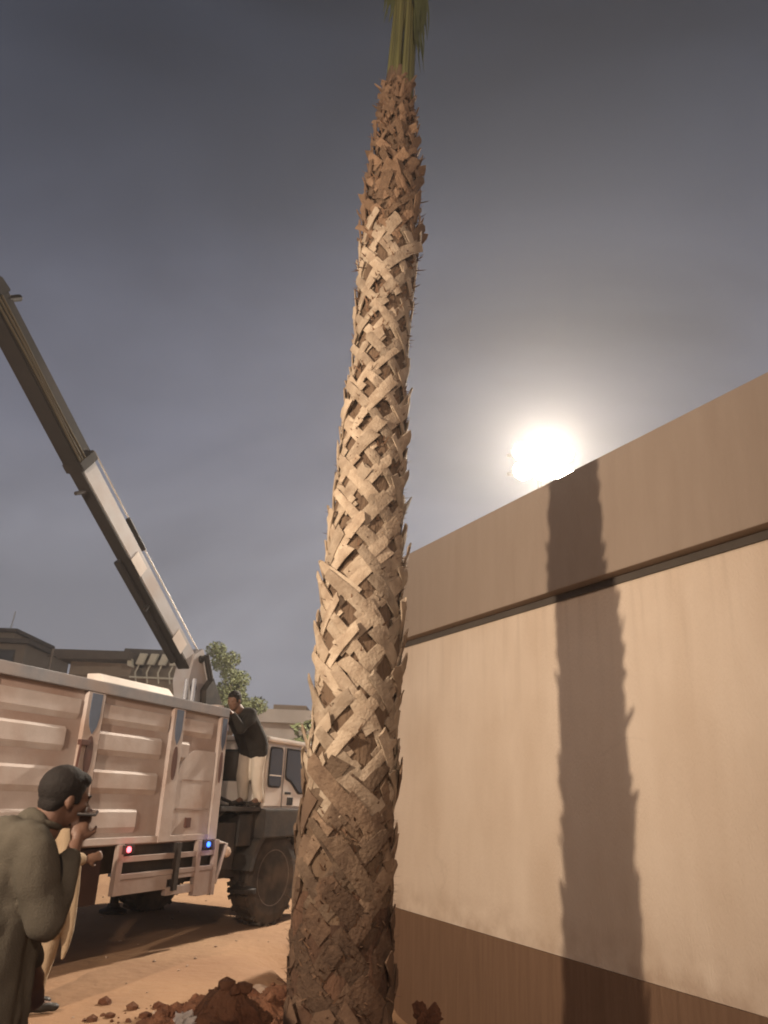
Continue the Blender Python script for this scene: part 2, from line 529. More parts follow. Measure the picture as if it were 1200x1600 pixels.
# dug-out soil round the palm
PALM = Vector((-0.105, 4.2, 0.0))
def mound(x, y):
    dx, dy = x - PALM.x, y - PALM.y
    r = math.hypot(dx, dy)
    a = math.atan2(dy, dx)
    n1 = noise.fractal((x * 1.6, y * 1.6, 1.7), 0.9, 2.1, 5)
    n2 = abs(noise.noise((x * 5.5, y * 5.5, 9.1)))
    crest = math.exp(-((r - 0.50) / 0.34) ** 2)
    left = 0.50 + 0.50 * math.cos(a - PI * 1.02)
    tail = math.exp(-(((x + 0.85) / 0.60) ** 2 + ((y - 4.15) / 0.60) ** 2))
    rightp = math.exp(-(((x - 0.36) / 0.13) ** 2 + ((y - 4.6) / 0.28) ** 2))
    far = math.exp(-(((x + 0.70) / 0.60) ** 2 + ((y - 5.6) / 1.0) ** 2))
    h = crest * left * 0.26 + tail * 0.31 + rightp * 0.44 + far * 0.34
    env = min(1, h / 0.12)
    n3 = abs(noise.noise((x * 3.1, y * 3.1, 4.4)))
    n4 = noise.noise((x * 13, y * 13, 2.2))
    return h + env * (0.12 * n1 + 0.10 * n2 + 0.12 * n3 + 0.05 * n4 - 0.08) - 0.05 + gz(x, y)
s = MB()
N = 150
mv = []
for j in range(N + 1):
    row = []
    for i in range(N + 1):
        x = -2.7 + 4.1 * i / N
        y = 2.7 + 5.4 * j / N
        z = mound(x, y)
        if i in (0, N) or j in (0, N):
            z = gz(x, y) - 0.08
        row.append(s.bm.verts.new((x, y, z)))
    mv.append(row)
for j in range(N):
    for i in range(N):
        s.bm.faces.new((mv[j][i], mv[j][i + 1], mv[j + 1][i + 1], mv[j + 1][i]))
rl = random.Random(3)
for q in range(4200):
    x, y = rl.uniform(-1.9, 0.8), rl.uniform(3.2, 6.6)
    z = mound(x, y)
    if z < gz(x, y) + 0.04:
        if rl.random() > 0.22: continue
        z = max(z, gz(x, y))
    r_ = 0.008 + 0.045 * rl.random() ** 4
    res = bmesh.ops.create_icosphere(s.bm, subdivisions=1, radius=1)
    for v in res['verts']:
        k_ = 1 + 0.5 * noise.noise(v.co * 1.7 + Vector((q, 0, 0)))
        v.co = Vector((x + v.co.x * r_ * k_, y + v.co.y * r_ * k_, z + r_ * 0.2 + v.co.z * r_ * k_ * 0.8))
tag(s.build('soil_mound', M['soil']), 'dug reddish brown soil heaped round the foot of the palm', 'soil', kind='stuff')


def clod_mesh(seed, name, m, sub=2, rough=0.35):
    b = MB()
    b.ell((0, 0, 0), (1, 0.85, 0.75), sub=sub)
    for v in b.bm.verts:
        n = noise.fractal(v.co * 1.6 + Vector((seed * 7.3, 0, 0)), 0.6, 2.2, 6)
        v.co *= 1 + rough * n
    return b.mesh(name, m)


# boundary wall: plinth, rendered face, proud parapet band
WA = Vector((2.135, 4.684, 0))
WD = Vector((-0.4462, 0.8949, 0))
w_ang = math.atan2(WD.y, WD.x)
wall = empty('boundary_wall', WA, w_ang, 'tall rendered wall with cream face, brown foot and grey brown parapet band right of the palm', 'wall')
# local: X along the wall (away), Y = left of it (towards the street), Z up
U0_, U1_ = -7.0, 5.25
MB().box(U0_, U1_, -0.22, -0.001, 0.5, 3.09).build('wall_face', M['wall'], wall)
MB().box(U0_, U1_ + 0.004, -0.226, 0.012, -0.9, 0.498).build('plinth', M['plinth'], wall)
MB().box(U0_, U1_ + 0.06, -0.30, 0.125, 3.10, 4.035, 0.012).build('parapet_band', M['fascia'], wall)
MB().box(U0_, U1_ + 0.01, -0.20, 0.018, 3.045, 3.098).build('soffit_shade', M['house_dark'], wall)  # dark strip drawn in for the shaded soffit line under the band

# ================================================================== PALM
palm = empty('palm_tree', PALM, 0, 'tall newly planted fan palm with criss-cross leaf bases on its trunk', 'palm tree')
RZ = [(-0.3, .275), (0.5, .272), (1.04, .262), (1.64, .238), (2.3, .239), (2.67, .232), (3.06, .218), (3.47, .206), (3.9, .187), (4.38, .19), (4.88, .202), (5.42, .190), (6.0, .140), (6.37, .112), (6.6, .09)]
XZ = [(-0.3, -.01), (0.5, -.004), (1.04, -.018), (1.64, .0), (2.3, .003), (3.06, .013), (3.9, .034), (4.88, .066), (5.42, .064), (6.0, .075), (6.37, .066), (6.6, .07)]
def interp(T, z):
    if z <= T[0][0]: return T[0][1]
    for (a, va), (b, vb) in zip(T, T[1:]):
        if z <= b:
            return va + (vb - va) * (z - a) / (b - a)
    return T[-1][1]
def pr(z): return interp(RZ, z)
def px(z): return interp(XZ, z)
t = MB()
seg, nz_ = 40, 110
rings = []
for j in range(nz_ + 1):
    z = -0.3 + 6.85 * j / nz_
    ring = []
    for k in range(seg):
        a = 2 * PI * k / seg
        r = pr(z) - 0.027 + 0.010 * noise.noise((math.cos(a) * 3, math.sin(a) * 3, z * 5)) + (0.018 * noise.noise((math.cos(a) * 6, math.sin(a) * 6, z * 9 + 4)))
        ring.append(t.bm.verts.new((px(z) + r * math.cos(a), r * math.sin(a), z)))
    rings.append(ring)
for j in range(nz_):
    for k in range(seg):
        t.bm.faces.new((rings[j][k], rings[j][(k + 1) % seg], rings[j + 1][(k + 1) % seg], rings[j + 1][k]))
tko = t.build('trunk', M['trunk'], palm, smooth=True)
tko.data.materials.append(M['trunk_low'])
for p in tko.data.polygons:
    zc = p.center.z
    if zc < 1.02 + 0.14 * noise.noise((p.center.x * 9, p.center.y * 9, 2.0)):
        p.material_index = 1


def strap_mesh(name, m, rg, length, width, slant, side, lift, thick, ragged):
    """one strap of an old leaf base, modelled on a cylinder of radius 1; starts at angle 0, height 0"""
    nu, nv = 6, 3
    top, bot = [], []
    curl = rg.uniform(0.6, 1.6)
    w0 = width * rg.uniform(0.95, 1.2)
    w1 = width * rg.uniform(0.62, 1.05)
    skew = rg.uniform(-0.25, 0.25)
    twist = rg.uniform(-0.25, 0.25) * lift
    for i in range(nu):
        s_ = i / (nu - 1)
        tr, br = [], []
        for j in range(nv):
            v = j / (nv - 1) * 2 - 1
            w = w0 + (w1 - w0) * s_
            L = length * (s_ + (skew * v * 0.18 if i == nu - 1 else 0))
            if i == nu - 1:
                L += rg.uniform(-ragged, ragged) * length
            along = L
            acx = side * math.sin(slant) * along + math.cos(slant) * v * w * 0.5 * side
            acz = math.cos(slant) * along - math.sin(slant) * v * w * 0.5
            rad = 0.925 + lift * (s_ ** (0.8 + curl)) + 0.020 * (1 - v * v) + twist * v * s_
            th = thick * (1.0 - 0.35 * s_)
            tr.append((math.cos(acx) * rad, math.sin(acx) * rad, acz))
            br.append((math.cos(acx) * (rad - th), math.sin(acx) * (rad - th), acz))
        top.append(tr)
        bot.append(br)
    verts, faces, sm = [], [], []
    for i in range(nu):
        verts += top[i]
    for i in range(nu - 1):
        for j in range(nv - 1):
            a = i * nv + j
            faces.append((a, a + 1, a + nv + 1, a + nv))
            sm.append(True)
    for j, k_ in ((0, 0), (nv - 1, nv - 1)):
        o_ = len(verts)
        for i in range(nu):
            verts += [top[i][j], bot[i][j]]
        for i in range(nu - 1):
            q = o_ + 2 * i
            faces.append((q, q + 2, q + 3, q + 1) if j == 0 else (q + 2, q, q + 1, q + 3))
            sm.append(False)
    o_ = len(verts)
    verts += [top[-1][0], top[-1][1], top[-1][2], bot[-1][2], bot[-1][0]]
    faces.append((o_, o_ + 1, o_ + 2, o_ + 3, o_ + 4))
    sm.append(False)
    o_ = len(verts)
    for i in range(nu):
        verts += [bot[i][0], bot[i][nv - 1]]
    for i in range(nu - 1):
        q = o_ + 2 * i
        faces.append((q, q + 2, q + 3, q + 1))
        sm.append(False)
    me = bpy.data.meshes.new(name)
    me.from_pydata(verts, [], faces)
    me.update()
    me.materials.append(m)
    me.polygons.foreach_set('use_smooth', sm)
    return me


rg = random.Random(5)
# zone: z0, z1, columns, row height, material, length, width, lift, ragged
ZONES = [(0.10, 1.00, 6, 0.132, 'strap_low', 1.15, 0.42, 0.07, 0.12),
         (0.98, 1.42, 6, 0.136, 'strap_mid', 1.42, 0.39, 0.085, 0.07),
         (1.40, 2.62, 6, 0.138, 'strap', 1.46, 0.385, 0.11, 0.05),
         (2.62, 4.90, 6, 0.124, 'strap', 1.40, 0.365, 0.10, 0.05),
         (4.90, 6.30, 7, 0.100, 'strap_top', 0.95, 0.33, 0.17, 0.16)]
items = []
for zi, (z0, z1, n, rh, mk, ln, wd, lf, ragd) in enumerate(ZONES):
    var = {1: [], -1: []}
    for side in (1, -1):
        for q in range(14):
            sl = rg.uniform(0.62, 0.90) if zi < 4 else rg.uniform(0.3, 0.95)
            var[side].append(strap_mesh('leaf_base', M[mk], rg, ln * (rg.uniform(0.85, 1.15) if rg.random() > 0.2 else rg.uniform(0.5, 0.8)), wd * rg.uniform(0.65, 1.15), sl, side, lf * (rg.uniform(0.3, 1.4) if zi < 2 or rg.random() > 0.12 else rg.uniform(1.5, 1.9)), 0.05, ragd))
    k = 0
    z = z0
    while z < z1:
        for i in range(n):
            for side in (1, -1):
                if zi == 0 and rg.random() < 0.15: continue
                if zi in (1, 2, 3) and rg.random() < 0.03: continue
                a = 2 * PI * (i + 0.5 * (k % 2)) / n + rg.gauss(0, 0.05) + 0.1 * zi - side * 0.20
                zz = z + rg.gauss(0, 0.010)
                items.append((a, zz, rg.choice(var[side]), zi))
        k += 1
        z += rh


def strap_matrix(a, zz, zi):
    r = pr(zz)
    if zi == 0: r -= 0.004
    tilt = Matrix.Rotation(rg.gauss(0, 0.05), 4, 'X')
    return Matrix.Translation((px(zz), 0, zz)) @ Matrix.Rotation(a, 4, 'Z') @ tilt @ Matrix.Diagonal((r, r, r, 1))


def facing(it):
    a, zz = it[0], it[1]
    # towards the camera and inside the frame first
    d = math.cos(a + PI / 2)
    return -(d + (0 if zz > 0.4 else -0.8)) - 0.25 * (zz < 4.6)
items.sort(key=facing)
rest = bmesh.new()
for q, it in enumerate(items):
    mw = strap_matrix(it[0], it[1], it[3])
    if q < 300:
        o = bpy.data.objects.new('leaf_base', it[2])
        COL.objects.link(o)
        o.parent = palm
        o.matrix_local = mw
    else:
        tmp = it[2].copy()
        tmp.transform(mw)
        for p in tmp.polygons:
            p.material_index = {'leaf_base_worn': 0, 'leaf_base': 1, 'leaf_base_brown': 2, 'leaf_base_dark': 3}[it[2].materials[0].name]
        rest.from_mesh(tmp)
        bpy.data.meshes.remove(tmp)
me = bpy.data.meshes.new('old_leaf_bases')
rest.to_mesh(me)
rest.free()
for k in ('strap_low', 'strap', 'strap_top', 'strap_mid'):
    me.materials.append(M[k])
ob = bpy.data.objects.new('old_leaf_bases', me)
COL.objects.link(ob)
ob.parent = palm
ob['kind'] = 'stuff'

# loose fibre and splinters between the leaf bases
f = MB()
for q in range(2600):
    u = rg.random()
    z = 0.2 + 6.15 * (u if q % 3 == 0 else (u ** 0.35 if q % 3 == 1 else u * 0.2))
    a = rg.uniform(0, 2 * PI)
    r = pr(z)
    up = z > 4.6
    L = rg.uniform(0.02, 0.065) * (1.5 if up and rg.random() < 0.3 else 1)
    w = rg.uniform(0.003, 0.010)
    rad = Vector((math.cos(a), math.sin(a), 0))
    tan = Vector((-math.sin(a), math.cos(a), 0))
    p = Vector((px(z), 0, z)) + rad * (r - 0.02)
    d = (rad * rg.uniform(0.3, 1.1) + tan * rg.uniform(-0.7, 0.7) + Vector((0, 0, rg.uniform(-0.3, 1.0)))).normalized()
    f.bm.faces.new([f.bm.verts.new(v) for v in (p - tan * w, p + tan * w, p + d * L * 0.7 + tan * w * 0.7, p + d * L)])
ob = f.build('fibre', M['fibre'], palm)
ob['kind'] = 'stuff'

# tied-up green fronds at the crown
rg2 = random.Random(8)
for q in range(16):
    a = 2 * PI * q / 16 + rg2.uniform(-0.15, 0.15)
    b = MB()
    r0 = rg2.uniform(0.03, 0.088)
    lean = rg2.uniform(-0.01, 0.03)
    zt = rg2.uniform(7.5, 8.2)
    pts = []
    for i in range(8):
        s_ = i / 7
        rr = r0 + lean * s_ + 0.015 * math.sin(s_ * 3 + q)
        pts.append((0.078 + rr * math.cos(a) + 0.03 * s_ ** 2, rr * math.sin(a), 6.22 + (zt - 6.22) * s_))
    b.tube(pts, [0.030 - 0.014 * i / 7 for i in range(8)], 7, flat=0.6)
    fr = b.build('frond', M['petiole'], palm, smooth=True)
    lf = MB()
    top = Vector(pts[-1])
    start_low = rg2.random() < 0.45
    for k in range(15):
        a2 = a + rg2.uniform(-1.1, 1.1)
        L = rg2.uniform(0.5, 0.9)
        base = top + Vector((0, 0, rg2.uniform(-0.6 if start_low else -0.15, 0.0)))
        out = Vector((math.cos(a2), math.sin(a2), 0))
        w = 0.014
        tn = Vector((-math.sin(a2), math.cos(a2), 0)) * w
        prev = [base - tn * 0.4, base + tn * 0.4]
        pv = [lf.bm.verts.new(v) for v in prev]
        for i in range(1, 6):
            s_ = i / 5
            c = base + Vector((0, 0, L * s_)) + out * (0.03 + 0.10 * s_ * s_)
            wd = tn * (1 - s_) if i > 2 else tn
            nv_ = [lf.bm.verts.new(c - wd), lf.bm.verts.new(c + wd)]
            lf.bm.faces.new((pv[0], pv[1], nv_[1], nv_[0]))
            pv = nv_
    lf.build('leaf_segment', M['frond'], fr)
# one broken frond hanging down on the right of the bundle
for side_x, z_top, n_seg, amp in ((0.115, 7.25, 26, 1.0), (0.075, 7.25, 16, 0.75), (-0.09, 7.45, 6, 0.5)):
    b = MB()
    sg = 1 if side_x > 0 else -1
    stem = [(0.08, 0.02, 7.0), (0.08 + side_x * 0.5, -0.05, 7.5), (0.08 + side_x * 0.95, -0.06, 7.62), (0.08 + side_x * 1.25, -0.05, 7.45)]
    b.tube(stem, [0.016, 0.014, 0.012, 0.010], 6)
    fr = b.build('frond', M['petiole'], palm, smooth=True)
    lf = MB()
    for k in range(n_seg):
        x0 = 0.08 + side_x * rg2.uniform(0.75, 1.45)
        y0 = -0.05 + rg2.uniform(-0.07, 0.07)
        zt = 7.5 + rg2.uniform(-0.15, 0.05)
        L = rg2.uniform(0.45, 0.95) * amp
        w = rg2.uniform(0.008, 0.016)
        pv = None
        ph = rg2.uniform(0, 6)
        for i in range(6):
            s_ = i / 5
            c = Vector((x0 + sg * 0.03 * s_ + 0.014 * math.sin(ph + s_ * 4), y0 + 0.02 * math.cos(ph + 3 * s_), zt - L * s_))
            ww = w * (1 - 0.9 * s_ ** 2)
            nv_ = [lf.bm.verts.new(c - Vector((ww, ww * 0.4, 0))), lf.bm.verts.new(c + Vector((ww, ww * 0.4, 0)))]
            if pv:
                lf.bm.faces.new((pv[0], pv[1], nv_[1], nv_[0]))
            pv = nv_
    lf.build('leaf_segment', M['frond'], fr)

for q in range(11):
    a = 2 * PI * q / 11 + rg2.uniform(-0.2, 0.2)
    zb = rg2.uniform(6.0, 6.32)
    rr = pr(zb)
    L = rg2.uniform(0.05, 0.13)
    d = Vector((math.cos(a) * 0.55, math.sin(a) * 0.55, 1)).normalized()
    p0 = Vector((px(zb) + rr * math.cos(a) * 0.9, rr * math.sin(a) * 0.9, zb))
    MB().tube([p0, p0 + d * L * 0.5, p0 + d * L + Vector((math.cos(a), math.sin(a), 0)) * 0.02], [0.020, 0.015, 0.006], 6, flat=0.5).build('dry_stub', M['strap_top'], palm)

# ================================================================== TRUCK WITH CRANE
TR = Vector((-1.678, 9.159, 0))
T_ANG = R(90 - 22.147)
truck = empty('crane_truck', TR, T_ANG, 'white lorry with ribbed cargo bed, raised loading crane and square cab, parked behind the palm', 'truck')
# local: X forward (away to the right), Y to the far side, Z up; X = 0 is the front end of the cargo bed
W = 2.30
XB = -4.9


def part(mb, name, m, parent=truck, smooth=False):
    return mb.build(name, M[m], parent, smooth)


# chassis
c = MB()
c.box(XB, 3.0, 0.72, 0.86, 0.66, 0.94)
c.box(XB, 3.0, 1.44, 1.58, 0.66, 0.94)
for xx in (-4.6, -3.4, -2.2, -1.0, 0.3, 1.0, 2.6):
    c.box(xx, xx + 0.1, 0.86, 1.44, 0.70, 0.90)
part(c, 'chassis_frame', 'black')
part(MB().box(XB, 0.0, 0.06, W - 0.06, 0.985, 1.06), 'bed_floor', 'panel')


def bed_side(y_face, sgn, name):
    """y_face: outer sheet plane; sgn: -1 faces the street (towards the camera), +1 far side"""
    y0, y1 = sorted((y_face, y_face - sgn * 0.03))
    sheet = part(MB().box(XB, -0.005, y0, y1, 1.0, 2.30), name, 'panel')
    def yy(d):  # d metres proud of the sheet
        return y_face + sgn * d
    posts = [(-0.145, 0.0), (-1.03, -0.84), (-2.31, -2.09), (-3.62, -3.40), (XB, XB + 0.16)]
    for a, b in posts:
        m_ = MB()
        ya, yb = sorted((yy(0.001), yy(0.045)))
        m_.box(a, b, ya, yb, 1.0, 2.285, 0.006)
        po = m_.build('post', M['white'], sheet)
        if sgn < 0 and a > -3:
            cx = (a + b) / 2
            w = (b - a) * 0.30
            pts = [(cx - w, 2.275), (cx - w, 2.08), (cx - w * 0.7, 1.99), (cx, 1.925), (cx + w * 0.7, 1.99), (cx + w, 2.08), (cx + w, 2.275)]
            MB().prism(pts, 'y', yy(0.046), yy(0.052)).build('ornament', M['blue'], sheet)
            w2 = (b - a) * 0.21
            pts = [(cx + w2 * math.sin(t_ * PI / 8) * (1 if t_ < 8 else 1), 1.745 + 0.165 * math.cos(t_ * PI / 8)) for t_ in range(16)]
            MB().prism(pts, 'y', yy(0.046), yy(0.053)).build('ornament', M['oxide'], sheet)
    bays = [(-0.84, -0.145), (-2.09, -1.03), (-3.40, -2.31), (XB + 0.16, -3.62)]
    for bi, (a, b) in enumerate(bays):
        a, b = a + 0.012, b - 0.012
        for ri, (zt, full) in enumerate(((2.21, 1), (1.965, 1), (1.635, 1), (1.30, 1))):
            hh = 0.13 if ri else 0.12
            aa, bb = a, b
            if bi == 0:
                if ri == 0: bb = b - 0.10
                elif ri == 1: bb = a + 0.16
                else: continue
            if bi == 1:
                aa, bb = a + 0.02, b - (0.02, 0.10, 0.10, 0.34)[ri]
            if bi == 2:
                aa, bb = a, b - (0.04, 0.16, 0.12, 0.06)[ri]
            sl = 0.024 if ri else 0.008
            dpt = 0.020
            prof = [(yy(0.001), zt), (yy(dpt), zt - sl), (yy(dpt), zt - sl - hh), (yy(0.001), zt - sl - hh - 0.05)]
            MB().prism(prof, 'x', aa, bb).build('rib', M['white'], sheet)
    # smooth patch panel with a rounded upper corner in the foremost bay
    a, b = bays[0]
    a += 0.02
    b -= 0.015
    pts = [(b, 1.055), (b, 1.90)]
    pts += [(a + 0.34 - 0.34 * math.sin(t_), 1.56 + 0.34 * math.cos(t_)) for t_ in [k * PI / 2 / 8 for k in range(9)]]
    pts += [(a, 1.055)]
    MB().prism(pts, 'y', yy(0.002), yy(0.022)).build('patch_panel', M['white'], sheet)
    MB().box(a + 0.04, b - 0.03, *sorted((yy(0.0225), yy(0.027))), 1.30, 1.315).build('seam', M['panel'], sheet)
    MB().box(a + 0.10, b - 0.06, *sorted((yy(0.0225), yy(0.027))), 1.585, 1.597).build('seam', M['panel'], sheet)
    MB().box(a + 0.22, a + 0.31, *sorted((yy(0.0225), yy(0.045))), 1.13, 1.225, 0.006).build('latch', M['oxide'], sheet)
    MB().box(XB, 0.0, *sorted((yy(0.05), yy(-0.032))), 2.288, 2.392, 0.008).build('top_rail', M['rail'], sheet)
    MB().box(XB, 0.0, *sorted((yy(0.035), yy(0.003))), 1.0, 1.06, 0.006).build('bottom_rail', M['white'], sheet)
    return sheet


near_side = bed_side(0.05, -1, 'bed_side')
far_side = bed_side(W - 0.05, 1, 'bed_side')
MB().box(-2.35, -2.24, -0.035, 0.008, 1.825, 1.87, 0.004).build('latch_bar', M['oxide'], near_side)
MB().tube([(-2.335, -0.02, 1.83), (-2.345, -0.02, 1.62), (-2.35, -0.015, 1.42)], 0.012, 6).build('latch_rod', M['oxide'], near_side)
hb = part(MB().box(-0.07, -0.004, 0.085, W - 0.085, 1.06, 2.36), 'headboard', 'white')
MB().box(-0.09, 0.02, 0.10, W - 0.10, 2.362, 2.43, 0.006).build('top_rail', M['white'], hb)
part(MB().box(XB, XB + 0.05, 0.085, W - 0.085, 1.06, 2.30), 'tailboard', 'white')
# pale loading plank lying along the inside top of the bed
part(MB().prism([(0.085, 2.30), (0.085, 2.41), (0.16, 2.485), (0.30, 2.485), (0.30, 2.30)], 'x', -2.05, -0.98), 'bed_plank', 'cab')

# under-bed guard with slots, lights in its top slot
gd = empty('side_guard')
gd.parent = truck
gy0, gy1 = 0.005, 0.055
def gbox(x0, x1, z0, z1, dy=0.0, m='panel', nm='guard_bar'):
    return MB().box(x0, x1, gy0 - dy, gy1 - dy, z0, z1, 0.004).build(nm, M[m], gd)
gbox(-1.57, 0.06, 0.845, 0.895)
gbox(-1.57, 0.06, 0.70, 0.745, 0.003)
gbox(-1.57, -0.80, 0.57, 0.698, nm='guard_panel')
gbox(-0.26, 0.04, 0.46, 0.698, nm='guard_panel')
gbox(-0.80, -0.26, 0.51, 0.585, nm='guard_panel')
gbox(-0.80, -0.26, 0.655, 0.698)
gbox(-1.60, -1.52, 0.57, 0.998, 0.006, nm='guard_post')
gbox(-0.34, -0.265, 0.47, 0.998, 0.006, nm='guard_post')
gbox(-0.005, 0.065, 0.45, 0.998, 0.006, nm='guard_post')
gbox(-0.73, -0.66, 0.55, 0.99, 0.03, 'black', 'hanging_strap')
MB().box(-1.5, 0.0, 0.075, 0.10, 0.60, 0.99).build('backing', M['black'], gd)
MB().tube([(0.07, 0.03, 0.97), (0.26, 0.03, 0.95), (0.10, 0.03, 0.56), (0.07, 0.03, 0.60)], 0.022, 8).build('brace', M['white'], gd)
MB().ell((0.28, 0.03, 0.86), (0.06, 0.05, 0.06), sub=2).build('reflector', M['stone'], gd, True)


def side_light(x, z, lens, core, nm, lab, power, col):
    l_ = empty(nm)
    l_.parent = truck
    l_.location = (x, 0.0, z)
    l_['label'] = lab
    MB().box(-0.085, 0.085, -0.004, 0.05, -0.04, 0.04, 0.006).build('housing', M['black'], l_)
    MB().lathe([(-0.020, 0.004), (-0.018, 0.024), (-0.0045, 0.027)], 16, 'y').build('lens', M[lens], l_)
    d = bpy.data.lights.new(nm, 'POINT')
    d.energy = power
    d.color = col
    d.shadow_soft_size = 0.02
    lo = bpy.data.objects.new(nm + '_beam', d)
    COL.objects.link(lo)
    lo.parent = truck
    lo.location = (x, -0.075, z)


side_light(-1.47, 0.955, 'red_core', None, 'marker_light', 'lit red marker light', 0.22, (1.0, 0.02, 0.06))
side_light(-0.155, 0.955, 'blue_core', None, 'marker_light', 'lit blue marker light', 0.16, (0.02, 0.06, 1.0))

# toolbox, tank, machinery
part(MB().box(-2.75, -1.66, 0.12, 0.66, 0.50, 0.96, 0.02), 'toolbox', 'darkred')
part(MB().box(-4.6, -2.85, 0.10, 0.60, 0.45, 0.96, 0.02), 'water_tank', 'black')
k = MB()
k.box(0.12, 0.86, 0.25, 0.70, 0.55, 0.98, 0.02)
k.box(0.15, 0.55, 0.10, 0.40, 0.66, 1.16, 0.015)
k.box(0.58, 0.88, 0.08, 0.5, 0.90, 1.25, 0.015)
k.tube([(0.2, 0.2, 1.2), (0.4, 0.16, 1.32), (0.7, 0.18, 1.28), (0.85, 0.3, 1.1)], 0.03, 8)
k.tube([(0.15, 0.3, 1.25), (0.3, 0.3, 1.45), (0.6, 0.25, 1.38), (0.8, 0.2, 1.0)], 0.022, 8)
part(k, 'crane_machinery', 'black')
part(MB().box(0.06, 0.95, 0.02, W - 0.05, 1.285, 1.335, 0.006), 'standing_deck', 'black')
# outriggers
for yy_, zf, lab in ((2.02, 0.02, None), (0.20, 0.40, None)):
    o_ = MB()
    o_.box(0.98 - 0.09, 0.98 + 0.09, yy_ - 0.09, yy_ + 0.09, zf + 0.40, 1.28, 0.008)
    og = part(o_, 'outrigger', 'crane' if zf < 0.1 else 'black')
    MB().tube([(0.98, yy_, zf + 0.42), (0.98, yy_, zf + 0.05)], 0.055, 12).build('jack_rod', M['crane_dark'], og)
    MB().lathe([(zf - 0.02, 0.17), (zf + 0.025, 0.17), (zf + 0.06, 0.08), (zf + 0.10, 0.07)], 18, 'z', (0.98, yy_, 0)).build('foot_pad', M['crane_dark'], og)
part(MB().box(0.86, 1.10, 0.3, W - 0.2, 0.98, 1.24, 0.01), 'outrigger_beam', 'black')


# wheels
def tyre_mesh(r, w):
    b = MB()
    b.lathe([(-w * .5, r * .60), (-w * .52, r * .78), (-w * .47, r * .93), (-w * .40, r * .985), (-w * .15, r), (w * .15, r), (w * .40, r * .985), (w * .47, r * .93), (w * .52, r * .78), (w * .5, r * .60)], 44, 'y')
    for q in range(44):
        if q % 2:
            continue
        a = 2 * PI * q / 44
        for sy in (-1, 1):
            m_ = Matrix.Rotation(-a, 4, 'Y') @ Matrix.Translation((r * 0.985, sy * w * 0.27, 0)) @ Matrix.Rotation(sy * 0.3, 4, 'X')
            res = bmesh.ops.create_cube(b.bm, size=1.0)
            for v in res['verts']:
                v.co = m_ @ Vector((v.co.x * 0.05, v.co.y * w * 0.40, v.co.z * r * 0.085))
    return b.mesh('tyre', M['rubber'])


def rim_mesh(r, w):
    b = MB()
    b.lathe([(-w * .40, 0.01), (-w * .40, r * .16), (-w * .30, r * .20), (-w * .22, r * .40), (-w * .46, r * .52), (-w * .51, r * .60), (w * .4, r * .60), (w * .4, 0.01)], 32, 'y')
    for q in range(8):
        a = 2 * PI * q / 8
        b.lathe([(-w * .30, 0.022), (-w * .22, 0.024)], 6, 'y', (math.cos(a) * r * .30, 0, math.sin(a) * r * .30))
    return b.mesh('rim', M['rim'])


RW, WW = 0.53, 0.28
tm, rm = tyre_mesh(RW, WW), rim_mesh(RW, WW)
first = True
for wx, wy, flip in ((1.46, 0.18, 0), (1.46, W - 0.42, 1), (-3.6, 0.36, 0), (-3.6, 0.66, 0), (-3.6, W - 0.66, 1), (-3.6, W - 0.36, 1)):
    we = empty('wheel')
    we.parent = truck
    we.location = (wx, wy, RW - 0.008)
    we.rotation_euler = (0, rnd.uniform(0, 1), PI if flip else 0)
    if wx > 0: we.rotation_euler = (0, 0.2, (PI if flip else 0) + R(-8))
    for me_, nm in ((tm, 'tyre'), (rm, 'rim')):
        o = bpy.data.objects.new(nm, me_)
        COL.objects.link(o)
        o.parent = we
part(MB().tube([(1.46, 0.2, RW), (1.46, W - 0.3, RW)], 0.07, 10), 'axle', 'black')
part(MB().tube([(-3.6, 0.2, RW), (-3.6, W - 0.2, RW)], 0.09, 10), 'axle', 'black')

# cab ------------------------------------------------------------
X0, X1, ZB, ZT = 0.95, 2.75, 1.315, 2.10
cab = empty('cab')
cab.parent = truck
cprof = [(X0, ZB), (X0, ZT), (X1 - 0.28, ZT), (X1 - 0.02, 1.62), (X1, ZB)]
body = MB()
body.prism(cprof, 'y', 0.0, W - 0.05)
bmesh.ops.bevel(body.bm, geom=[e for e in body.bm.edges], offset=0.035, segments=2, affect='EDGES')
body.build('cab_body', M['cab'], cab)
roof = MB()
roof.box(X0 - 0.035, X1 - 0.24, -0.03, W - 0.02, ZT + 0.002, ZT + 0.065, 0.024)
roof.build('cab_roof', M['cab'], cab)
sk = MB()
sk.box(X0 + 0.02, X1 + 0.03, -0.03, W - 0.03, 0.98, ZB - 0.003, 0.02)
sk.build('cab_skirt', M['black'], cab)


def window(pts, y, out, nm='window'):
    cx = sum(p[0] for p in pts) / len(pts)
    cz = sum(p[1] for p in pts) / len(pts)
    big = [(cx + (p[0] - cx) * 1.0 + math.copysign(0.022, p[0] - cx), cz + (p[1] - cz) * 1.0 + math.copysign(0.022, p[1] - cz)) for p in pts]
    fr = MB().prism(big, 'y', y, y + out * 0.008).build(nm, M['seal'], cab)
    MB().prism(pts, 'y', y + out * 0.0085, y + out * 0.012).build('pane', M['glass'], fr)
    return fr


def rounded(x0, x1, z0, z1, r=0.05):
    pts = []
    for cx, cz, a0 in ((x1 - r, z1 - r, 0), (x0 + r, z1 - r, 90), (x0 + r, z0 + r, 180), (x1 - r, z0 + r, 270)):
        for k_ in range(4):
            a = R(a0 + 30 * k_)
            pts.append((cx + r * math.cos(a), cz + r * math.sin(a)))
    return pts


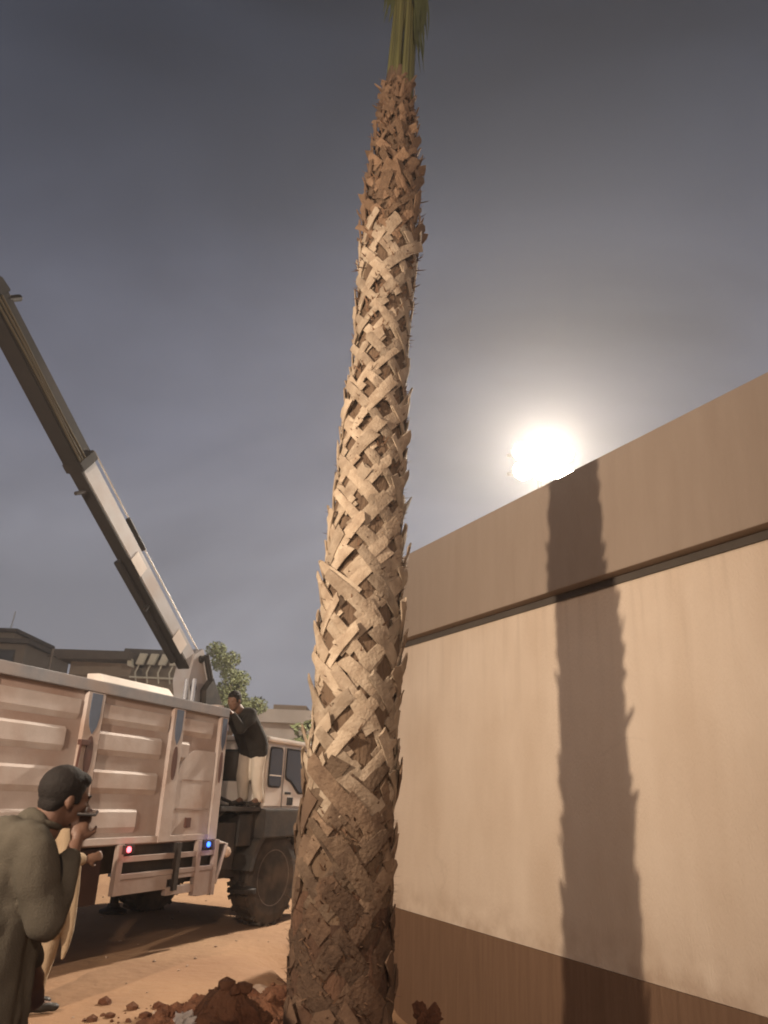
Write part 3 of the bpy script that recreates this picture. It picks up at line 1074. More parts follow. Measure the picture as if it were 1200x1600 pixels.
for y, out in ((-0.001, -1), (W - 0.049, 1)):
    wf = window(rounded(1.03, 1.33, 1.585, 2.03, 0.055), y, out)
    MB().box(1.03, 1.33, *sorted((y + out * 0.013, y + out * 0.018)), 1.70, 1.715).build('sash_bar', M['cab'], wf)
    window([(1.47, 2.035), (1.47, 1.72), (1.50, 1.69), (1.62, 1.66), (1.86, 1.52), (2.30, 1.52), (2.42, 1.62), (2.36, 2.035)][::-1], y, out)
# door shut lines, handle, steps, small round vent
dl = MB()
for (a, b, c0, d0) in ((1.405, 1.413, 1.335, 2.06), (2.52, 2.528, 1.335, 1.9)):
    dl.box(a, b, -0.006, -0.001, c0, d0)
dl.build('door_gap', M['seal'], cab)
MB().box(1.47, 1.60, -0.03, -0.004, 1.49, 1.52, 0.006).build('door_handle', M['seal'], cab)
vt = MB()
for q in range(3):
    vt.box(1.555 + q * 0.055, 1.595 + q * 0.055, -0.012, -0.001, 1.36, 1.455, 0.004)
vt.build('side_vent', M['seal'], cab)
# rear of the cab: window and exhaust stack
rw = MB().box(X0 - 0.010, X0 - 0.001, 0.30, 0.95, 1.62, 2.0, 0.004).build('rear_window', M['seal'], cab)
MB().box(X0 - 0.016, X0 - 0.0105, 0.33, 0.92, 1.65, 1.97).build('pane', M['glass'], rw)
rw = MB().box(X0 - 0.010, X0 - 0.001, 1.25, 1.95, 1.62, 2.0, 0.004).build('rear_window', M['seal'], cab)
MB().box(X0 - 0.016, X0 - 0.0105, 1.28, 1.92, 1.65, 1.97).build('pane', M['glass'], rw)
# windscreen
wsn = Vector((0.48, 0, 0.26)).normalized()
ws = MB()
p0 = Vector((X1 - 0.262, 0, 2.06)) + wsn * 0.012
p1 = Vector((X1 - 0.03, 0, 1.63)) + wsn * 0.012
ws.prism([(p0.x, p0.z), (p0.x + 0.012, p0.z), (p1.x + 0.012, p1.z), (p1.x, p1.z)], 'y', 0.12, W - 0.17)
ws.build('windscreen', M['glass'], cab)
# fender arch, steps and bumper in black
fa = MB()
arch = [(1.46 + 0.70 * math.cos(R(a)), RW + 0.62 * math.sin(R(a))) for a in range(10, 171, 16)]
arch += [(1.46 + 0.62 * math.cos(R(a)), RW + 0.56 * math.sin(R(a))) for a in range(170, 9, -16)]
fa.prism(arch, 'y', 0.0, 0.36)
part(fa, 'fender', 'black')
part(MB().box(2.20, 2.72, -0.01, 0.30, 0.42, 0.98, 0.02), 'cab_step', 'black')
part(MB().box(2.78, 2.95, 0.0, W, 0.55, 0.95, 0.02), 'bumper', 'cab')
mk = MB()
mk.box(1.80, 1.86, -0.055, -0.031, 1.02, 1.07, 0.006)
part(mk, 'marker_lamp', 'marker')

# crane ----------------------------------------------------------
CY = 1.0
PV = Vector((0.58, CY, 2.90))
JT = Vector((-1.96, CY, 4.81))
TP = Vector((-3.48, CY, 5.96))
crane = empty('loading_crane')
crane.parent = truck
MB().lathe([(1.2, 0.34), (1.42, 0.34), (1.46, 0.26), (1.6, 0.24)], 24, 'z', (0.55, CY, 0)).build('turntable', M['black'], crane)
col = MB()
col.box(0.42, 0.72, CY - 0.15, CY + 0.15, 1.5, 2.55, 0.02)
col.build('column', M['crane_dark'], crane)
for yy_ in (CY - 0.20, CY - 0.09):
    MB().tube([(0.36, yy_, 1.6), (0.36, yy_, 2.80)], 0.026, 12).build('slew_cylinder', M['chrome'], crane)
kn = MB()
pts = [(0.42, 2.5), (0.30, 2.78), (0.38, 3.12), (0.58, 3.22), (0.74, 3.02), (0.98, 2.52), (0.9, 2.42), (0.62, 2.45)]
kn.prism([(0.60 + (p[0] - 0.60) * 0.82, p[1]) for p in pts], 'y', CY - 0.12, CY + 0.12)
kn.build('boom_bracket', M['crane'], crane)
MB().prism([(0.66, 2.40), (0.92, 2.40), (1.02, 2.56), (0.76, 2.86), (0.62, 2.70)], 'y', CY - 0.22, CY - 0.125).build('winch_drum', M['black'], crane)
MB().tube([(0.60, CY - 0.165, 3.14), (0.84, CY - 0.165, 2.72)], 0.04, 10).build('luffing_cylinder', M['crane_under'], crane)
for q in ((0.55, 3.08), (0.82, 2.62), (0.45, 2.7)):
    MB().lathe([(CY - 0.15, 0.045), (CY - 0.121, 0.05)], 14, 'y', (q[0], 0, q[1])).build('pivot_pin', M['crane_dark'], crane)


def boom_frame(a, b):
    d = (b - a).normalized()
    n_ = Vector((0, 1, 0)).cross(d).normalized()   # roughly up-left / below
    if n_.z < 0:
        n_ = -n_
    return d, n_


def boom_box(a, b, h0, h1, w, name, m, under=None, o0=0.0):
    d, n_ = boom_frame(a, b)
    y = Vector((0, w / 2, 0))
    mb = MB()
    v = []
    for p, h in ((a, h0), (b, h1)):
        for sy, sn in ((-1, -1), (1, -1), (1, 1), (-1, 1)):
            v.append(mb.bm.verts.new(p + y * sy + n_ * (sn * h / 2)))
    fs = [(0, 1, 2, 3), (7, 6, 5, 4), (0, 4, 5, 1), (1, 5, 6, 2), (2, 6, 7, 3), (3, 7, 4, 0)]
    for q in fs:
        mb.bm.faces.new([v[i] for i in q])
    bmesh.ops.recalc_face_normals(mb.bm, faces=mb.bm.faces[:])
    bmesh.ops.bevel(mb.bm, geom=mb.bm.edges[:], offset=0.012, segments=2, affect='EDGES')
    ob_ = mb.build(name, M[m], crane)
    if under:
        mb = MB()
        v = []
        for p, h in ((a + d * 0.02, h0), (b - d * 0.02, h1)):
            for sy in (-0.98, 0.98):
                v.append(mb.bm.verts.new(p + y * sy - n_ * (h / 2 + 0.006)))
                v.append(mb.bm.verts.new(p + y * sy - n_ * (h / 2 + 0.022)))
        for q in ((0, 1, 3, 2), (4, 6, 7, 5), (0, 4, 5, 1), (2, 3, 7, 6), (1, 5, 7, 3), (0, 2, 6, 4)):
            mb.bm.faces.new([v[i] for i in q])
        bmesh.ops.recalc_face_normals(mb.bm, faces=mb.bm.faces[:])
        mb.build('underside_shade', M[under], crane)  # dark strip that paints in the shade under the boom
    return ob_


d1, n1 = boom_frame(PV, JT)
d2, n2 = boom_frame(JT, TP)
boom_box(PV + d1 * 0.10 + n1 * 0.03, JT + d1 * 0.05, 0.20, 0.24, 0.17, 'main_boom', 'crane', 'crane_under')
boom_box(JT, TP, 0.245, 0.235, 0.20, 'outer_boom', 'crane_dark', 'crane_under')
boom_box(JT - d2 * 0.07, JT + d2 * 0.05, 0.295, 0.295, 0.25, 'boom_collar', 'crane_dark')
boom_box(TP - d2 * 0.06, TP + d2 * 0.10, 0.28, 0.22, 0.24, 'boom_head', 'crane_under')
MB().tube([TP - d2 * 0.12 + n2 * 0.08 + Vector((0, -0.07, 0)), TP - d2 * 0.16 + n2 * 0.24 + Vector((0, -0.07, 0))], 0.035, 8).build('lug', M['crane_under'], crane)
MB().tube([JT - d1 * 0.28 - n1 * 0.20 + Vector((0, -0.05, 0)), JT - d1 * 0.22 - n1 * 0.33 + Vector((0, -0.05, 0))], 0.022, 8).build('lug', M['crane_dark'], crane)
pm = PV.lerp(JT, 0.40)
MB().tube([pm - n1 * 0.16 + Vector((0, -0.05, 0)), pm - n1 * 0.26 + Vector((0, -0.05, 0))], 0.022, 8).build('lug', M['crane_dark'], crane)
# extension cylinder under the main boom, hoses along the top and the side
MB().tube([PV + d1 * 0.4 - n1 * 0.19, PV.lerp(JT, 0.62) - n1 * 0.22], 0.042, 10).build('extension_cylinder', M['crane_under'], crane)
MB().tube([PV + d1 * 0.15 + n1 * 0.22 + Vector((0, -0.06, 0)), PV.lerp(JT, 0.55) + n1 * 0.20 + Vector((0, -0.06, 0)), JT + n1 * 0.20 + Vector((0, -0.06, 0))], 0.011, 6).build('hoist_rope', M['chrome'], crane)
MB().tube([PV.lerp(JT, 0.58) + n1 * 0.185 + Vector((0, -0.06, 0)), PV.lerp(JT, 0.72) + n1 * 0.185 + Vector((0, -0.06, 0))], 0.03, 8).build('rope_guide', M['crane_under'], crane)
for q in range(3):
    pts = []
    for i in range(9):
        s_ = i / 8
        pts.append(JT.lerp(TP, 0.02 + 0.95 * s_) - n2 * (0.02 + 0.04 * q + 0.012 * math.sin(5 * s_ + q)) + Vector((0, -0.112, 0)))
    MB().tube(pts, 0.012, 6).build('hose', M['hose'], crane)
# pale plates riveted to the boom side
for s0, s1, hh in ((0.14, 0.22, 0.11), (0.52, 0.60, 0.10)):
    a, b = PV.lerp(JT, s0), PV.lerp(JT, s1)
    mb = MB()
    v = [mb.bm.verts.new(p) for p in (a - n1 * hh + Vector((0, -0.091, 0)), b - n1 * hh + Vector((0, -0.091, 0)), b + n1 * hh * 0.6 + Vector((0, -0.091, 0)), a + n1 * hh * 0.6 + Vector((0, -0.091, 0)))]
    v2 = [mb.bm.verts.new(p.co + Vector((0, 0.005, 0))) for p in v]
    mb.bm.faces.new(v)
    mb.bm.faces.new(v2[::-1])
    for i in range(4):
        mb.bm.faces.new((v[i], v2[i], v2[(i + 1) % 4], v[(i + 1) % 4]))
    bmesh.ops.recalc_face_normals(mb.bm, faces=mb.bm.faces[:])
    mb.build('boom_plate', M['cab'], crane)

# ================================================================== PEOPLE
def V(*a): return Vector(a)


def hand(mb, wrist, dirv, palm_n, curl, size=1.0, side=1):
    """palm + five separate fingers; dirv towards the fingertips, palm_n out of the palm, side = +1/-1 thumb side"""
    d = Vector(dirv).normalized()
    n_ = Vector(palm_n)
    n_ = (n_ - d * n_.dot(d)).normalized()
    s_ = d.cross(n_).normalized() * side
    s0 = size
    w = Vector(wrist)
    pc = w + d * 0.05 * s0
    q = Matrix((s_, d, n_)).transposed().to_quaternion()
    mb.ell(pc, (0.040 * s0, 0.052 * s0, 0.017 * s0), q, 3)
    mb.cap(w - d * 0.01, w + d * 0.03 * s0, 0.025 * s0, 0.026 * s0)
    for i, (off, L) in enumerate(((0.030, 0.072), (0.010, 0.080), (-0.011, 0.075), (-0.030, 0.058))):
        p = w + d * 0.090 * s0 + s_ * off * s0
        ang = 0.0
        dd = d.copy()
        for j, fr in enumerate((0.45, 0.31, 0.24)):
            ang += curl * (0.55 if j == 0 else 0.75)
            dd = (d * math.cos(ang) + n_ * math.sin(ang)).normalized()
            e = p + dd * (L * fr * s0)
            mb.cap(p, e, (0.0092 - 0.001 * j) * s0, (0.0086 - 0.001 * j) * s0)
            p = e
    p = w + d * 0.030 * s0 + s_ * 0.034 * s0
    m1 = p + (d * 0.6 + s_ * 0.65 + n_ * 0.35).normalized() * 0.040 * s0
    m2 = m1 + (d * 0.75 + s_ * 0.10 + n_ * 0.65).normalized() * 0.036 * s0
    mb.cap(p, m1, 0.013 * s0, 0.0105 * s0)
    mb.cap(m1, m2, 0.0105 * s0, 0.0085 * s0)


def head_shapes(mb, hm, sz=1.0):
    """hm: matrix, head frame: +X face, +Z up, origin at head centre"""
    rq = hm.to_quaternion()
    def P(x, y, z): return hm @ Vector((x * sz, y * sz, z * sz))
    def E(c, r, sub=3): mb.ell(P(*c), tuple(k * sz for k in r), rq, sub)
    E((-0.012, 0, 0.030), (0.098, 0.076, 0.090))
    E((0.030, 0, -0.035), (0.062, 0.060, 0.078))
    E((0.045, 0, -0.075), (0.042, 0.045, 0.036))
    E((0.072, 0, -0.092), (0.020, 0.024, 0.018))
    E((0.080, 0, 0.018), (0.016, 0.052, 0.014))                 # brow
    mb.cap(P(0.086, 0, 0.008), P(0.108, 0, -0.028), 0.009 * sz, 0.013 * sz)   # nose
    for sy in (-1, 1):
        E((0.098, sy * 0.011, -0.032), (0.010, 0.009, 0.008), 2)
        E((0.060, sy * 0.040, -0.018), (0.024, 0.022, 0.020), 2)
        E((0.074, sy * 0.030, 0.003), (0.013, 0.015, 0.010), 2)
        E((-0.008, sy * 0.076, -0.010), (0.017, 0.010, 0.029), 3)
        E((-0.006, sy * 0.078, -0.030), (0.010, 0.008, 0.012), 2)
    E((0.090, 0, -0.056), (0.012, 0.024, 0.007), 2)
    E((0.087, 0, -0.067), (0.012, 0.021, 0.008), 2)
    mb.cap(P(-0.028, 0, -0.035), P(-0.045, 0, -0.135), 0.058 * sz, 0.060 * sz)


def eyes_brows(hm, parent, sz=1.0):
    def P(x, y, z): return hm @ Vector((x * sz, y * sz, z * sz))
    for sy in (-1, 1):
        MB().ell(P(0.079, sy * 0.031, 0.002), (0.009 * sz,) * 3, None, 2).build('eye', M['hair'], parent, True)
        MB().tube([P(0.092, sy * 0.014, 0.020), P(0.090, sy * 0.034, 0.024), P(0.076, sy * 0.052, 0.018)], 0.0045 * sz, 6).build('eyebrow', M['hair'], parent, True)


def hair_cap(hm, parent, sz=1.0, beard=True):
    def P(x, y, z): return hm @ Vector((x * sz, y * sz, z * sz))
    rq = hm.to_quaternion()
    h = MB()
    h.ell(P(-0.020, 0, 0.036), (0.099 * sz, 0.081 * sz, 0.093 * sz), rq, 4)
    h.ell(P(-0.050, 0, -0.020), (0.052 * sz, 0.066 * sz, 0.060 * sz), rq, 3)
    h.ell(P(0.036, 0, 0.078), (0.050 * sz, 0.056 * sz, 0.036 * sz), rq, 3)
    for sy in (-1, 1):
        h.ell(P(0.026, sy * 0.066, 0.016), (0.013 * sz, 0.009 * sz, 0.036 * sz), rq, 2)
    ob_ = remeshed(h, 'hair', M['hair'], 0.007 * sz, parent, 2, lambda p: 0.002 * noise.noise(p * 70))
    if beard:
        b = MB()
        for sy in (-1, 1):
            b.ell(P(0.052, sy * 0.038, -0.084), (0.030 * sz, 0.012 * sz, 0.020 * sz), rq, 2)
        b.ell(P(0.068, 0, -0.094), (0.026 * sz, 0.034 * sz, 0.020 * sz), rq, 2)
        b.ell(P(0.094, 0, -0.047), (0.009 * sz, 0.026 * sz, 0.005 * sz), rq, 2)
        remeshed(b, 'beard', M['hair'], 0.006 * sz, parent, 2)
    return ob_


def frame(loc, face, up=(0, 0, 1)):
    x = Vector(face).normalized()
    z = Vector(up)
    z = (z - x * z.dot(x)).normalized()
    y = z.cross(x)
    m = Matrix((x, y, z)).transposed().to_4x4()
    m.translation = Vector(loc)
    return m


def shoe(mb, heel, fwd, s0=1.0):
    f_ = Vector(fwd).normalized()
    h = Vector(heel)
    q = Matrix((f_, Vector((-f_.y, f_.x, 0)), Vector((0, 0, 1)))).transposed().to_quaternion()
    mb.ell(h + f_ * 0.03 * s0 + V(0, 0, 0.045), (0.055 * s0, 0.040 * s0, 0.045 * s0), q)
    mb.ell(h + f_ * 0.13 * s0 + V(0, 0, 0.034), (0.095 * s0, 0.045 * s0, 0.034 * s0), q)
    mb.ell(h + f_ * 0.20 * s0 + V(0, 0, 0.028), (0.050 * s0, 0.043 * s0, 0.027 * s0), q)


# ---------- 1. man in the olive shirt, foreground left, phone held at his mouth
# local frame: built straight in world coordinates round (-1.39, 3.31)
p1 = V(-1.39, 3.31, 0)
FACE = V(0.84, 0.54, 0).normalized()
SIDE = V(FACE.y, -FACE.x, 0)              # his right-hand side, towards the camera


def L1(f_, s_, z): return p1 + FACE * f_ + SIDE * s_ + V(0, 0, z)


hm1 = frame(L1(0.155, 0.0, 1.445), FACE - SIDE * 0.18 + V(0, 0, -0.12), (0.10, 0, 1))
b = MB()
head_shapes(b, hm1)
b.cap(L1(0.085, 0, 1.36), L1(0.03, 0, 1.24), 0.060, 0.085)
b.cap(L1(0.02, 0.15, 1.275), L1(0.02, -0.15, 1.275), 0.075, 0.075)
b.cap(L1(0.02, 0.06, 1.22), L1(-0.03, 0.05, 0.98), 0.125, 0.115)
b.cap(L1(0.02, -0.06, 1.22), L1(-0.03, -0.05, 0.98), 0.125, 0.115)
b.cap(L1(-0.03, 0.07, 0.90), L1(-0.03, -0.07, 0.90), 0.125, 0.125)
SH_R, EL_R, WR_R = L1(0.03, 0.185, 1.275), L1(0.115, 0.235, 1.02), L1(0.215, 0.05, 1.280)
SH_L, EL_L, WR_L = L1(0.03, -0.185, 1.275), L1(0.08, -0.26, 1.00), L1(0.20, -0.22, 0.80)
b.cap(SH_R, EL_R, 0.055, 0.042)
b.cap(EL_R, WR_R, 0.042, 0.027)
b.cap(SH_L, EL_L, 0.055, 0.042)
b.cap(EL_L, WR_L, 0.042, 0.027)
hand(b, WR_R, FACE * 0.15 + V(0, 0, 1) * 0.9 - SIDE * 0.2, FACE * 0.2 - SIDE * 1.0, 0.55, 0.95, -1)
hand(b, WR_L, V(0.2, 0, -1), SIDE, 0.35, 0.95, 1)
for sy in (-1, 1):
    b.cap(L1(-0.03, 0.09 * sy, 0.86), L1(0.0, 0.10 * sy, 0.47), 0.085, 0.058)
    b.cap(L1(0.0, 0.10 * sy, 0.47), L1(-0.04, 0.10 * sy, 0.09), 0.056, 0.038)
    b.cap(L1(-0.04, 0.10 * sy, 0.06), L1(0.12, 0.11 * sy, 0.035), 0.040, 0.032)
man1 = remeshed(b, 'person', M['skin'], 0.0075, None, 3)
tag(man1, 'person in a long grey olive shirt, seen from behind, speaking into a phone', 'person')
eyes_brows(hm1, man1)
hair_cap(hm1, man1)
# long shirt
sh = MB()
sh.cap(L1(0.035, 0.03, 1.318), L1(0.035, -0.03, 1.318), 0.078, 0.078)
sh.cap(L1(0.010, 0.155, 1.275), L1(0.010, -0.155, 1.275), 0.090, 0.090)
sh.cap(L1(-0.035, 0.07, 1.255), L1(-0.06, 0.07, 1.02), 0.118, 0.130)
sh.cap(L1(-0.035, -0.07, 1.255), L1(-0.06, -0.07, 1.02), 0.118, 0.130)
sh.cap(L1(0.03, 0.05, 1.20), L1(0.0, 0.05, 1.0), 0.125, 0.130)
sh.cap(L1(0.03, -0.05, 1.20), L1(0.0, -0.05, 1.0), 0.125, 0.130)
sh.cap(L1(-0.04, 0.08, 1.02), L1(-0.06, 0.09, 0.46), 0.135, 0.145)
sh.cap(L1(-0.04, -0.08, 1.02), L1(-0.06, -0.09, 0.46), 0.135, 0.145)
sh.cap(L1(0.01, 0.04, 1.0), L1(0.0, 0.05, 0.48), 0.125, 0.135)
sh.cap(SH_R + V(0, 0, -0.005), EL_R, 0.082, 0.066)
sh.cap(EL_R, WR_R + (EL_R - WR_R) * 0.22, 0.066, 0.042)
sh.cap(SH_L, EL_L, 0.082, 0.066)
sh.cap(EL_L, WR_L + (EL_L - WR_L) * 0.15, 0.062, 0.046)


def folds1(p):
    q = p - p1
    a = math.atan2(q.y, q.x)
    v = 0.010 * noise.noise((a * 3.2, a * 1.3, p.z * 1.6)) + 0.006 * noise.noise(p * 9) + 0.020 * abs(noise.noise((p.x * 8 + p.z * 5, p.y * 8, p.z * 4 - p.x * 3)))
    v += 0.012 * math.sin(a * 9 + p.z * 2.0 + 2.5 * noise.noise((p.x * 2, p.y * 2, p.z * 2))) * max(0, min(1, (1.12 - p.z) * 2.2))
    return v


remeshed(sh, 'shirt', M['olive'], 0.012, man1, 3, folds1)
co = MB()
co.tube([L1(0.085 + 0.066 * math.cos(t_), 0.070 * math.sin(t_), 1.352 - 0.018 * math.cos(t_)) for t_ in [2 * PI * k / 18 for k in range(19)]], 0.013, 8)
co.build('collar', M['olive'], man1, True)
tr = MB()
for sy in (-1, 1):
    tr.cap(L1(-0.03, 0.085 * sy, 0.80), L1(0.0, 0.10 * sy, 0.46), 0.105, 0.095)
    tr.cap(L1(0.0, 0.10 * sy, 0.46), L1(-0.03, 0.105 * sy, 0.12), 0.094, 0.078)
remeshed(tr, 'trousers', M['olive'], 0.014, man1, 3, lambda p: 0.006 * noise.noise(p * 10))
so = MB()
for sy in (-1, 1):
    shoe(so, L1(-0.06, 0.105 * sy, 0.0), FACE)
remeshed(so, 'shoes', M['shoe'], 0.010, man1, 3)
# phone, held level in front of the mouth
ph = MB()
ph.box(-0.078, 0.078, -0.037, 0.037, -0.005, 0.005, 0.003)
pho = ph.build('phone', M['phone'])
pho.matrix_world = frame(L1(0.247, 0.035, 1.392), V(-0.26, 0.95, 0.06), (0.1, -0.35, 1))
MB().box(-0.074, 0.074, -0.034, 0.034, 0.0052, 0.0062).build('screen', M['glass'], pho)
tag(pho, 'dark phone held flat in front of the mouth of the olive shirted man', 'phone')

# ---------- 2. man in cream clothes, mostly hidden behind the first
p3 = V(-2.36, 6.30, 0)
F3 = V(0.80, 0.6, 0).normalized()
S3 = V(F3.y, -F3.x, 0)
def L3(f_, s_, z): return p3 + F3 * f_ + S3 * s_ + V(0, 0, z)
hm3 = frame(L3(0.03, 0, 1.50), F3 + V(0, 0, -0.1))
b = MB()
head_shapes(b, hm3, 0.96)
b.cap(L3(0, 0, 1.40), L3(-0.01, 0, 1.28), 0.058, 0.08)
b.cap(L3(-0.01, 0.14, 1.27), L3(-0.01, -0.14, 1.27), 0.07, 0.07)
b.cap(L3(0, 0.05, 1.2), L3(0, 0.05, 0.9), 0.115, 0.11)
b.cap(L3(0, -0.05, 1.2), L3(0, -0.05, 0.9), 0.115, 0.11)
s3r, e3r, w3r = L3(0, 0.175, 1.27), L3(0.01, 0.22, 1.00), L3(0.20, 0.16, 0.975)
s3l, e3l, w3l = L3(0, -0.175, 1.27), L3(-0.02, -0.21, 0.99), L3(0.10, -0.20, 0.78)
for s_, e_, w_ in ((s3r, e3r, w3r), (s3l, e3l, w3l)):
    b.cap(s_, e_, 0.05, 0.04)
    b.cap(e_, w_, 0.04, 0.026)
hand(b, w3r, F3 + V(0, 0, 0.3), -S3, 0.7, 0.95, -1)
hand(b, w3l, V(0.2, 0.1, -1), S3, 0.35, 0.95, 1)
for sy in (-1, 1):
    b.cap(L3(0, 0.085 * sy, 0.84), L3(0.02, 0.09 * sy, 0.46), 0.085, 0.055)
    b.cap(L3(0.02, 0.09 * sy, 0.46), L3(-0.02, 0.095 * sy, 0.09), 0.054, 0.036)
    b.cap(L3(-0.02, 0.095 * sy, 0.06), L3(0.13, 0.1 * sy, 0.035), 0.038, 0.03)
man3 = remeshed(b, 'person', M['skin2'], 0.009, None, 3)
tag(man3, 'person in loose cream clothes standing mostly hidden behind the man in olive', 'person')
hair_cap(hm3, man3, 0.96, False)
sh = MB()
sh.cap(L3(-0.01, 0.13, 1.275), L3(-0.01, -0.13, 1.275), 0.08, 0.08)
sh.cap(L3(0.0, 0.055, 1.22), L3(0.01, 0.06, 0.88), 0.125, 0.13)
sh.cap(L3(0.0, -0.055, 1.22), L3(0.01, -0.06, 0.88), 0.125, 0.13)
sh.cap(L3(0.02, 0.06, 0.9), L3(0.03, 0.075, 0.56), 0.13, 0.145)
sh.cap(L3(0.02, -0.06, 0.9), L3(0.03, -0.075, 0.56), 0.13, 0.145)
sh.cap(s3r, e3r, 0.072, 0.06)
sh.cap(e3r, e3r.lerp(w3r, 0.75), 0.06, 0.05)
sh.cap(s3l, e3l, 0.072, 0.06)
sh.cap(e3l, e3l.lerp(w3l, 0.9), 0.056, 0.046)
# front tail of the shirt hanging free
sh.cap(L3(0.15, 0.10, 0.92), L3(0.165, 0.115, 0.52), 0.045, 0.034)
sh.cap(L3(0.165, 0.115, 0.52), L3(0.16, 0.115, 0.33), 0.034, 0.014)
def folds3(p):
    q = p - p3
    a = math.atan2(q.y, q.x)
    return 0.012 * math.sin(a * 8 + 2 * noise.noise(p * 3)) * max(0, min(1, (1.1 - p.z) * 2)) + 0.006 * noise.noise(p * 8)
remeshed(sh, 'shirt', M['cream'], 0.013, man3, 3, folds3)
tr = MB()
for sy in (-1, 1):
    tr.cap(L3(0.0, 0.08 * sy, 0.78), L3(0.03, 0.09 * sy, 0.46), 0.11, 0.10)
    tr.cap(L3(0.03, 0.09 * sy, 0.46), L3(-0.01, 0.095 * sy, 0.12), 0.10, 0.082)
remeshed(tr, 'trousers', M['cream'], 0.014, man3, 3, lambda p: 0.010 * noise.noise((p.x * 14, p.y * 14, p.z * 4)))
so = MB()
for sy in (-1, 1):
    shoe(so, L3(-0.05, 0.10 * sy, 0.0), F3)
remeshed(so, 'shoes', M['shoe'], 0.010, man3, 3)

# ---------- 3. man standing on the truck, leaning over the front end of the bed
tm_ = Matrix.Translation(TR) @ Matrix.Rotation(T_ANG, 4, 'Z')
def L2(x, y, z): return tm_ @ Vector((x, y, z))
Y2 = 0.13
ROT = tm_.to_3x3()
f2 = ROT @ V(-1, 0.10, 0)
hm2 = frame(L2(0.27, Y2, 2.52), ROT @ V(-1, 0.0, -0.35), ROT @ V(-0.35, 0, 1))
b = MB()
head_shapes(b, hm2, 0.93)
b.cap(L2(0.36, Y2, 2.45), L2(0.46, Y2, 2.38), 0.055, 0.075)
shr, shl = L2(0.45, Y2 - 0.155, 2.36), L2(0.45, Y2 + 0.155, 2.36)
b.cap(shr, shl, 0.07, 0.07)
for sy in (-0.05, 0.05):
    b.cap(L2(0.50, Y2 + sy, 2.33), L2(0.78, Y2 + sy, 2.07), 0.11, 0.11)
elr, wrr = L2(0.24, Y2 - 0.15, 2.19), L2(0.10, Y2 - 0.10, 2.35)
ell_, wrl = L2(0.24, Y2 + 0.20, 2.22), L2(0.08, Y2 + 0.20, 2.40)
for s_, e_, w_ in ((shr, elr, wrr), (shl, ell_, wrl)):
    b.cap(s_, e_, 0.05, 0.04)
    b.cap(e_, w_, 0.04, 0.026)
hand(b, wrr, ROT @ V(-0.9, 0.2, 0.5), ROT @ V(0, 0.3, -1), 0.5, 0.9, 1)
hand(b, wrl, ROT @ V(-0.9, 0.0, 0.3), ROT @ V(0, -0.2, -1), 0.5, 0.9, -1)
KN = {}
for sy in (-1, 1):
    hp = L2(0.83, Y2 + 0.08 * sy, 2.03)
    kn_ = L2(0.80 - 0.02 * sy, Y2 + 0.085 * sy, 1.70)
    an = L2(0.86 - 0.03 * sy, Y2 + 0.09 * sy, 1.42)
    KN[sy] = (hp, kn_, an)
    b.cap(hp, kn_, 0.08, 0.053)
    b.cap(kn_, an, 0.052, 0.035)
    b.cap(an, an + ROT @ V(-0.12, 0, -0.035), 0.036, 0.03)
man2 = remeshed(b, 'person', M['skin2'], 0.009, None, 3)
tag(man2, 'person in dark jacket and pale trousers standing on the lorry, leaning over its bed', 'person')
hair_cap(hm2, man2, 0.93, False)
sh = MB()
sh.cap(L2(0.45, Y2 - 0.14, 2.37), L2(0.45, Y2 + 0.14, 2.37), 0.085, 0.085)
for sy in (-0.065, 0.065):
    sh.cap(L2(0.49, Y2 + sy, 2.35), L2(0.80, Y2 + sy, 2.06), 0.125, 0.135)
    sh.cap(L2(0.80, Y2 + sy, 2.06), L2(0.83, Y2 + sy, 1.97), 0.135, 0.125)
for s_, e_, w_ in ((shr, elr, wrr), (shl, ell_, wrl)):
    sh.cap(s_, e_, 0.075, 0.06)
    sh.cap(e_, e_.lerp(w_, 0.85), 0.06, 0.045)
remeshed(sh, 'jacket', M['jacket'], 0.013, man2, 3, lambda p: 0.012 * noise.noise(p * 7))
tr = MB()
for sy in (-1, 1):
    hp, kn_, an = KN[sy]
    tr.cap(hp + V(0, 0, -0.02), kn_, 0.10, 0.082)
    tr.cap(kn_, an + V(0, 0, 0.02), 0.082, 0.066)
remeshed(tr, 'trousers', M['khaki'], 0.012, man2, 3, lambda p: 0.010 * noise.noise((p.x * 13, p.y * 13, p.z * 5)))
so = MB()
for sy in (-1, 1):
    an = KN[sy][2]
    shoe(so, V(an.x, an.y, 1.338) + ROT @ V(0.03, 0, 0), f2)
remeshed(so, 'shoes', M['shoe'], 0.010, man2, 3)

# ================================================================== LAMPS
mast = empty('floodlight_mast', (LAMP_FAR.x, LAMP_FAR.y + 0.75, 0), 0, 'lit bank of floodlights on a mast glaring just above the parapet of the wall', 'floodlight')
MB().tube([(0, 0, -0.1), (0, 0, 8), (0, 0, LAMP_FAR.z + 0.45)], [0.16, 0.12, 0.08], 16).build('pole', M['steel'], mast, True)
for zz in (-0.31, 0.31):
    MB().box(-1.05, 1.05, -0.16, -0.08, LAMP_FAR.z + zz - 0.05, LAMP_FAR.z + zz + 0.05, 0.015).build('crossbar', M['steel'], mast)
    for xx in (-0.62, 0.0, 0.62):
        hd = MB().lathe([(-0.40, 0.295), (-0.38, 0.305), (-0.30, 0.28), (-0.20, 0.20), (-0.16, 0.12)], 28, 'y', (xx, 0, LAMP_FAR.z + zz)).build('lamp_head', M['lamp_body'], mast, True)
        MB().lathe([(-0.42, 0.02), (-0.415, 0.25), (-0.405, 0.29)], 28, 'y', (xx, 0, LAMP_FAR.z + zz)).build('lens', M['lamp_lens'], hd)

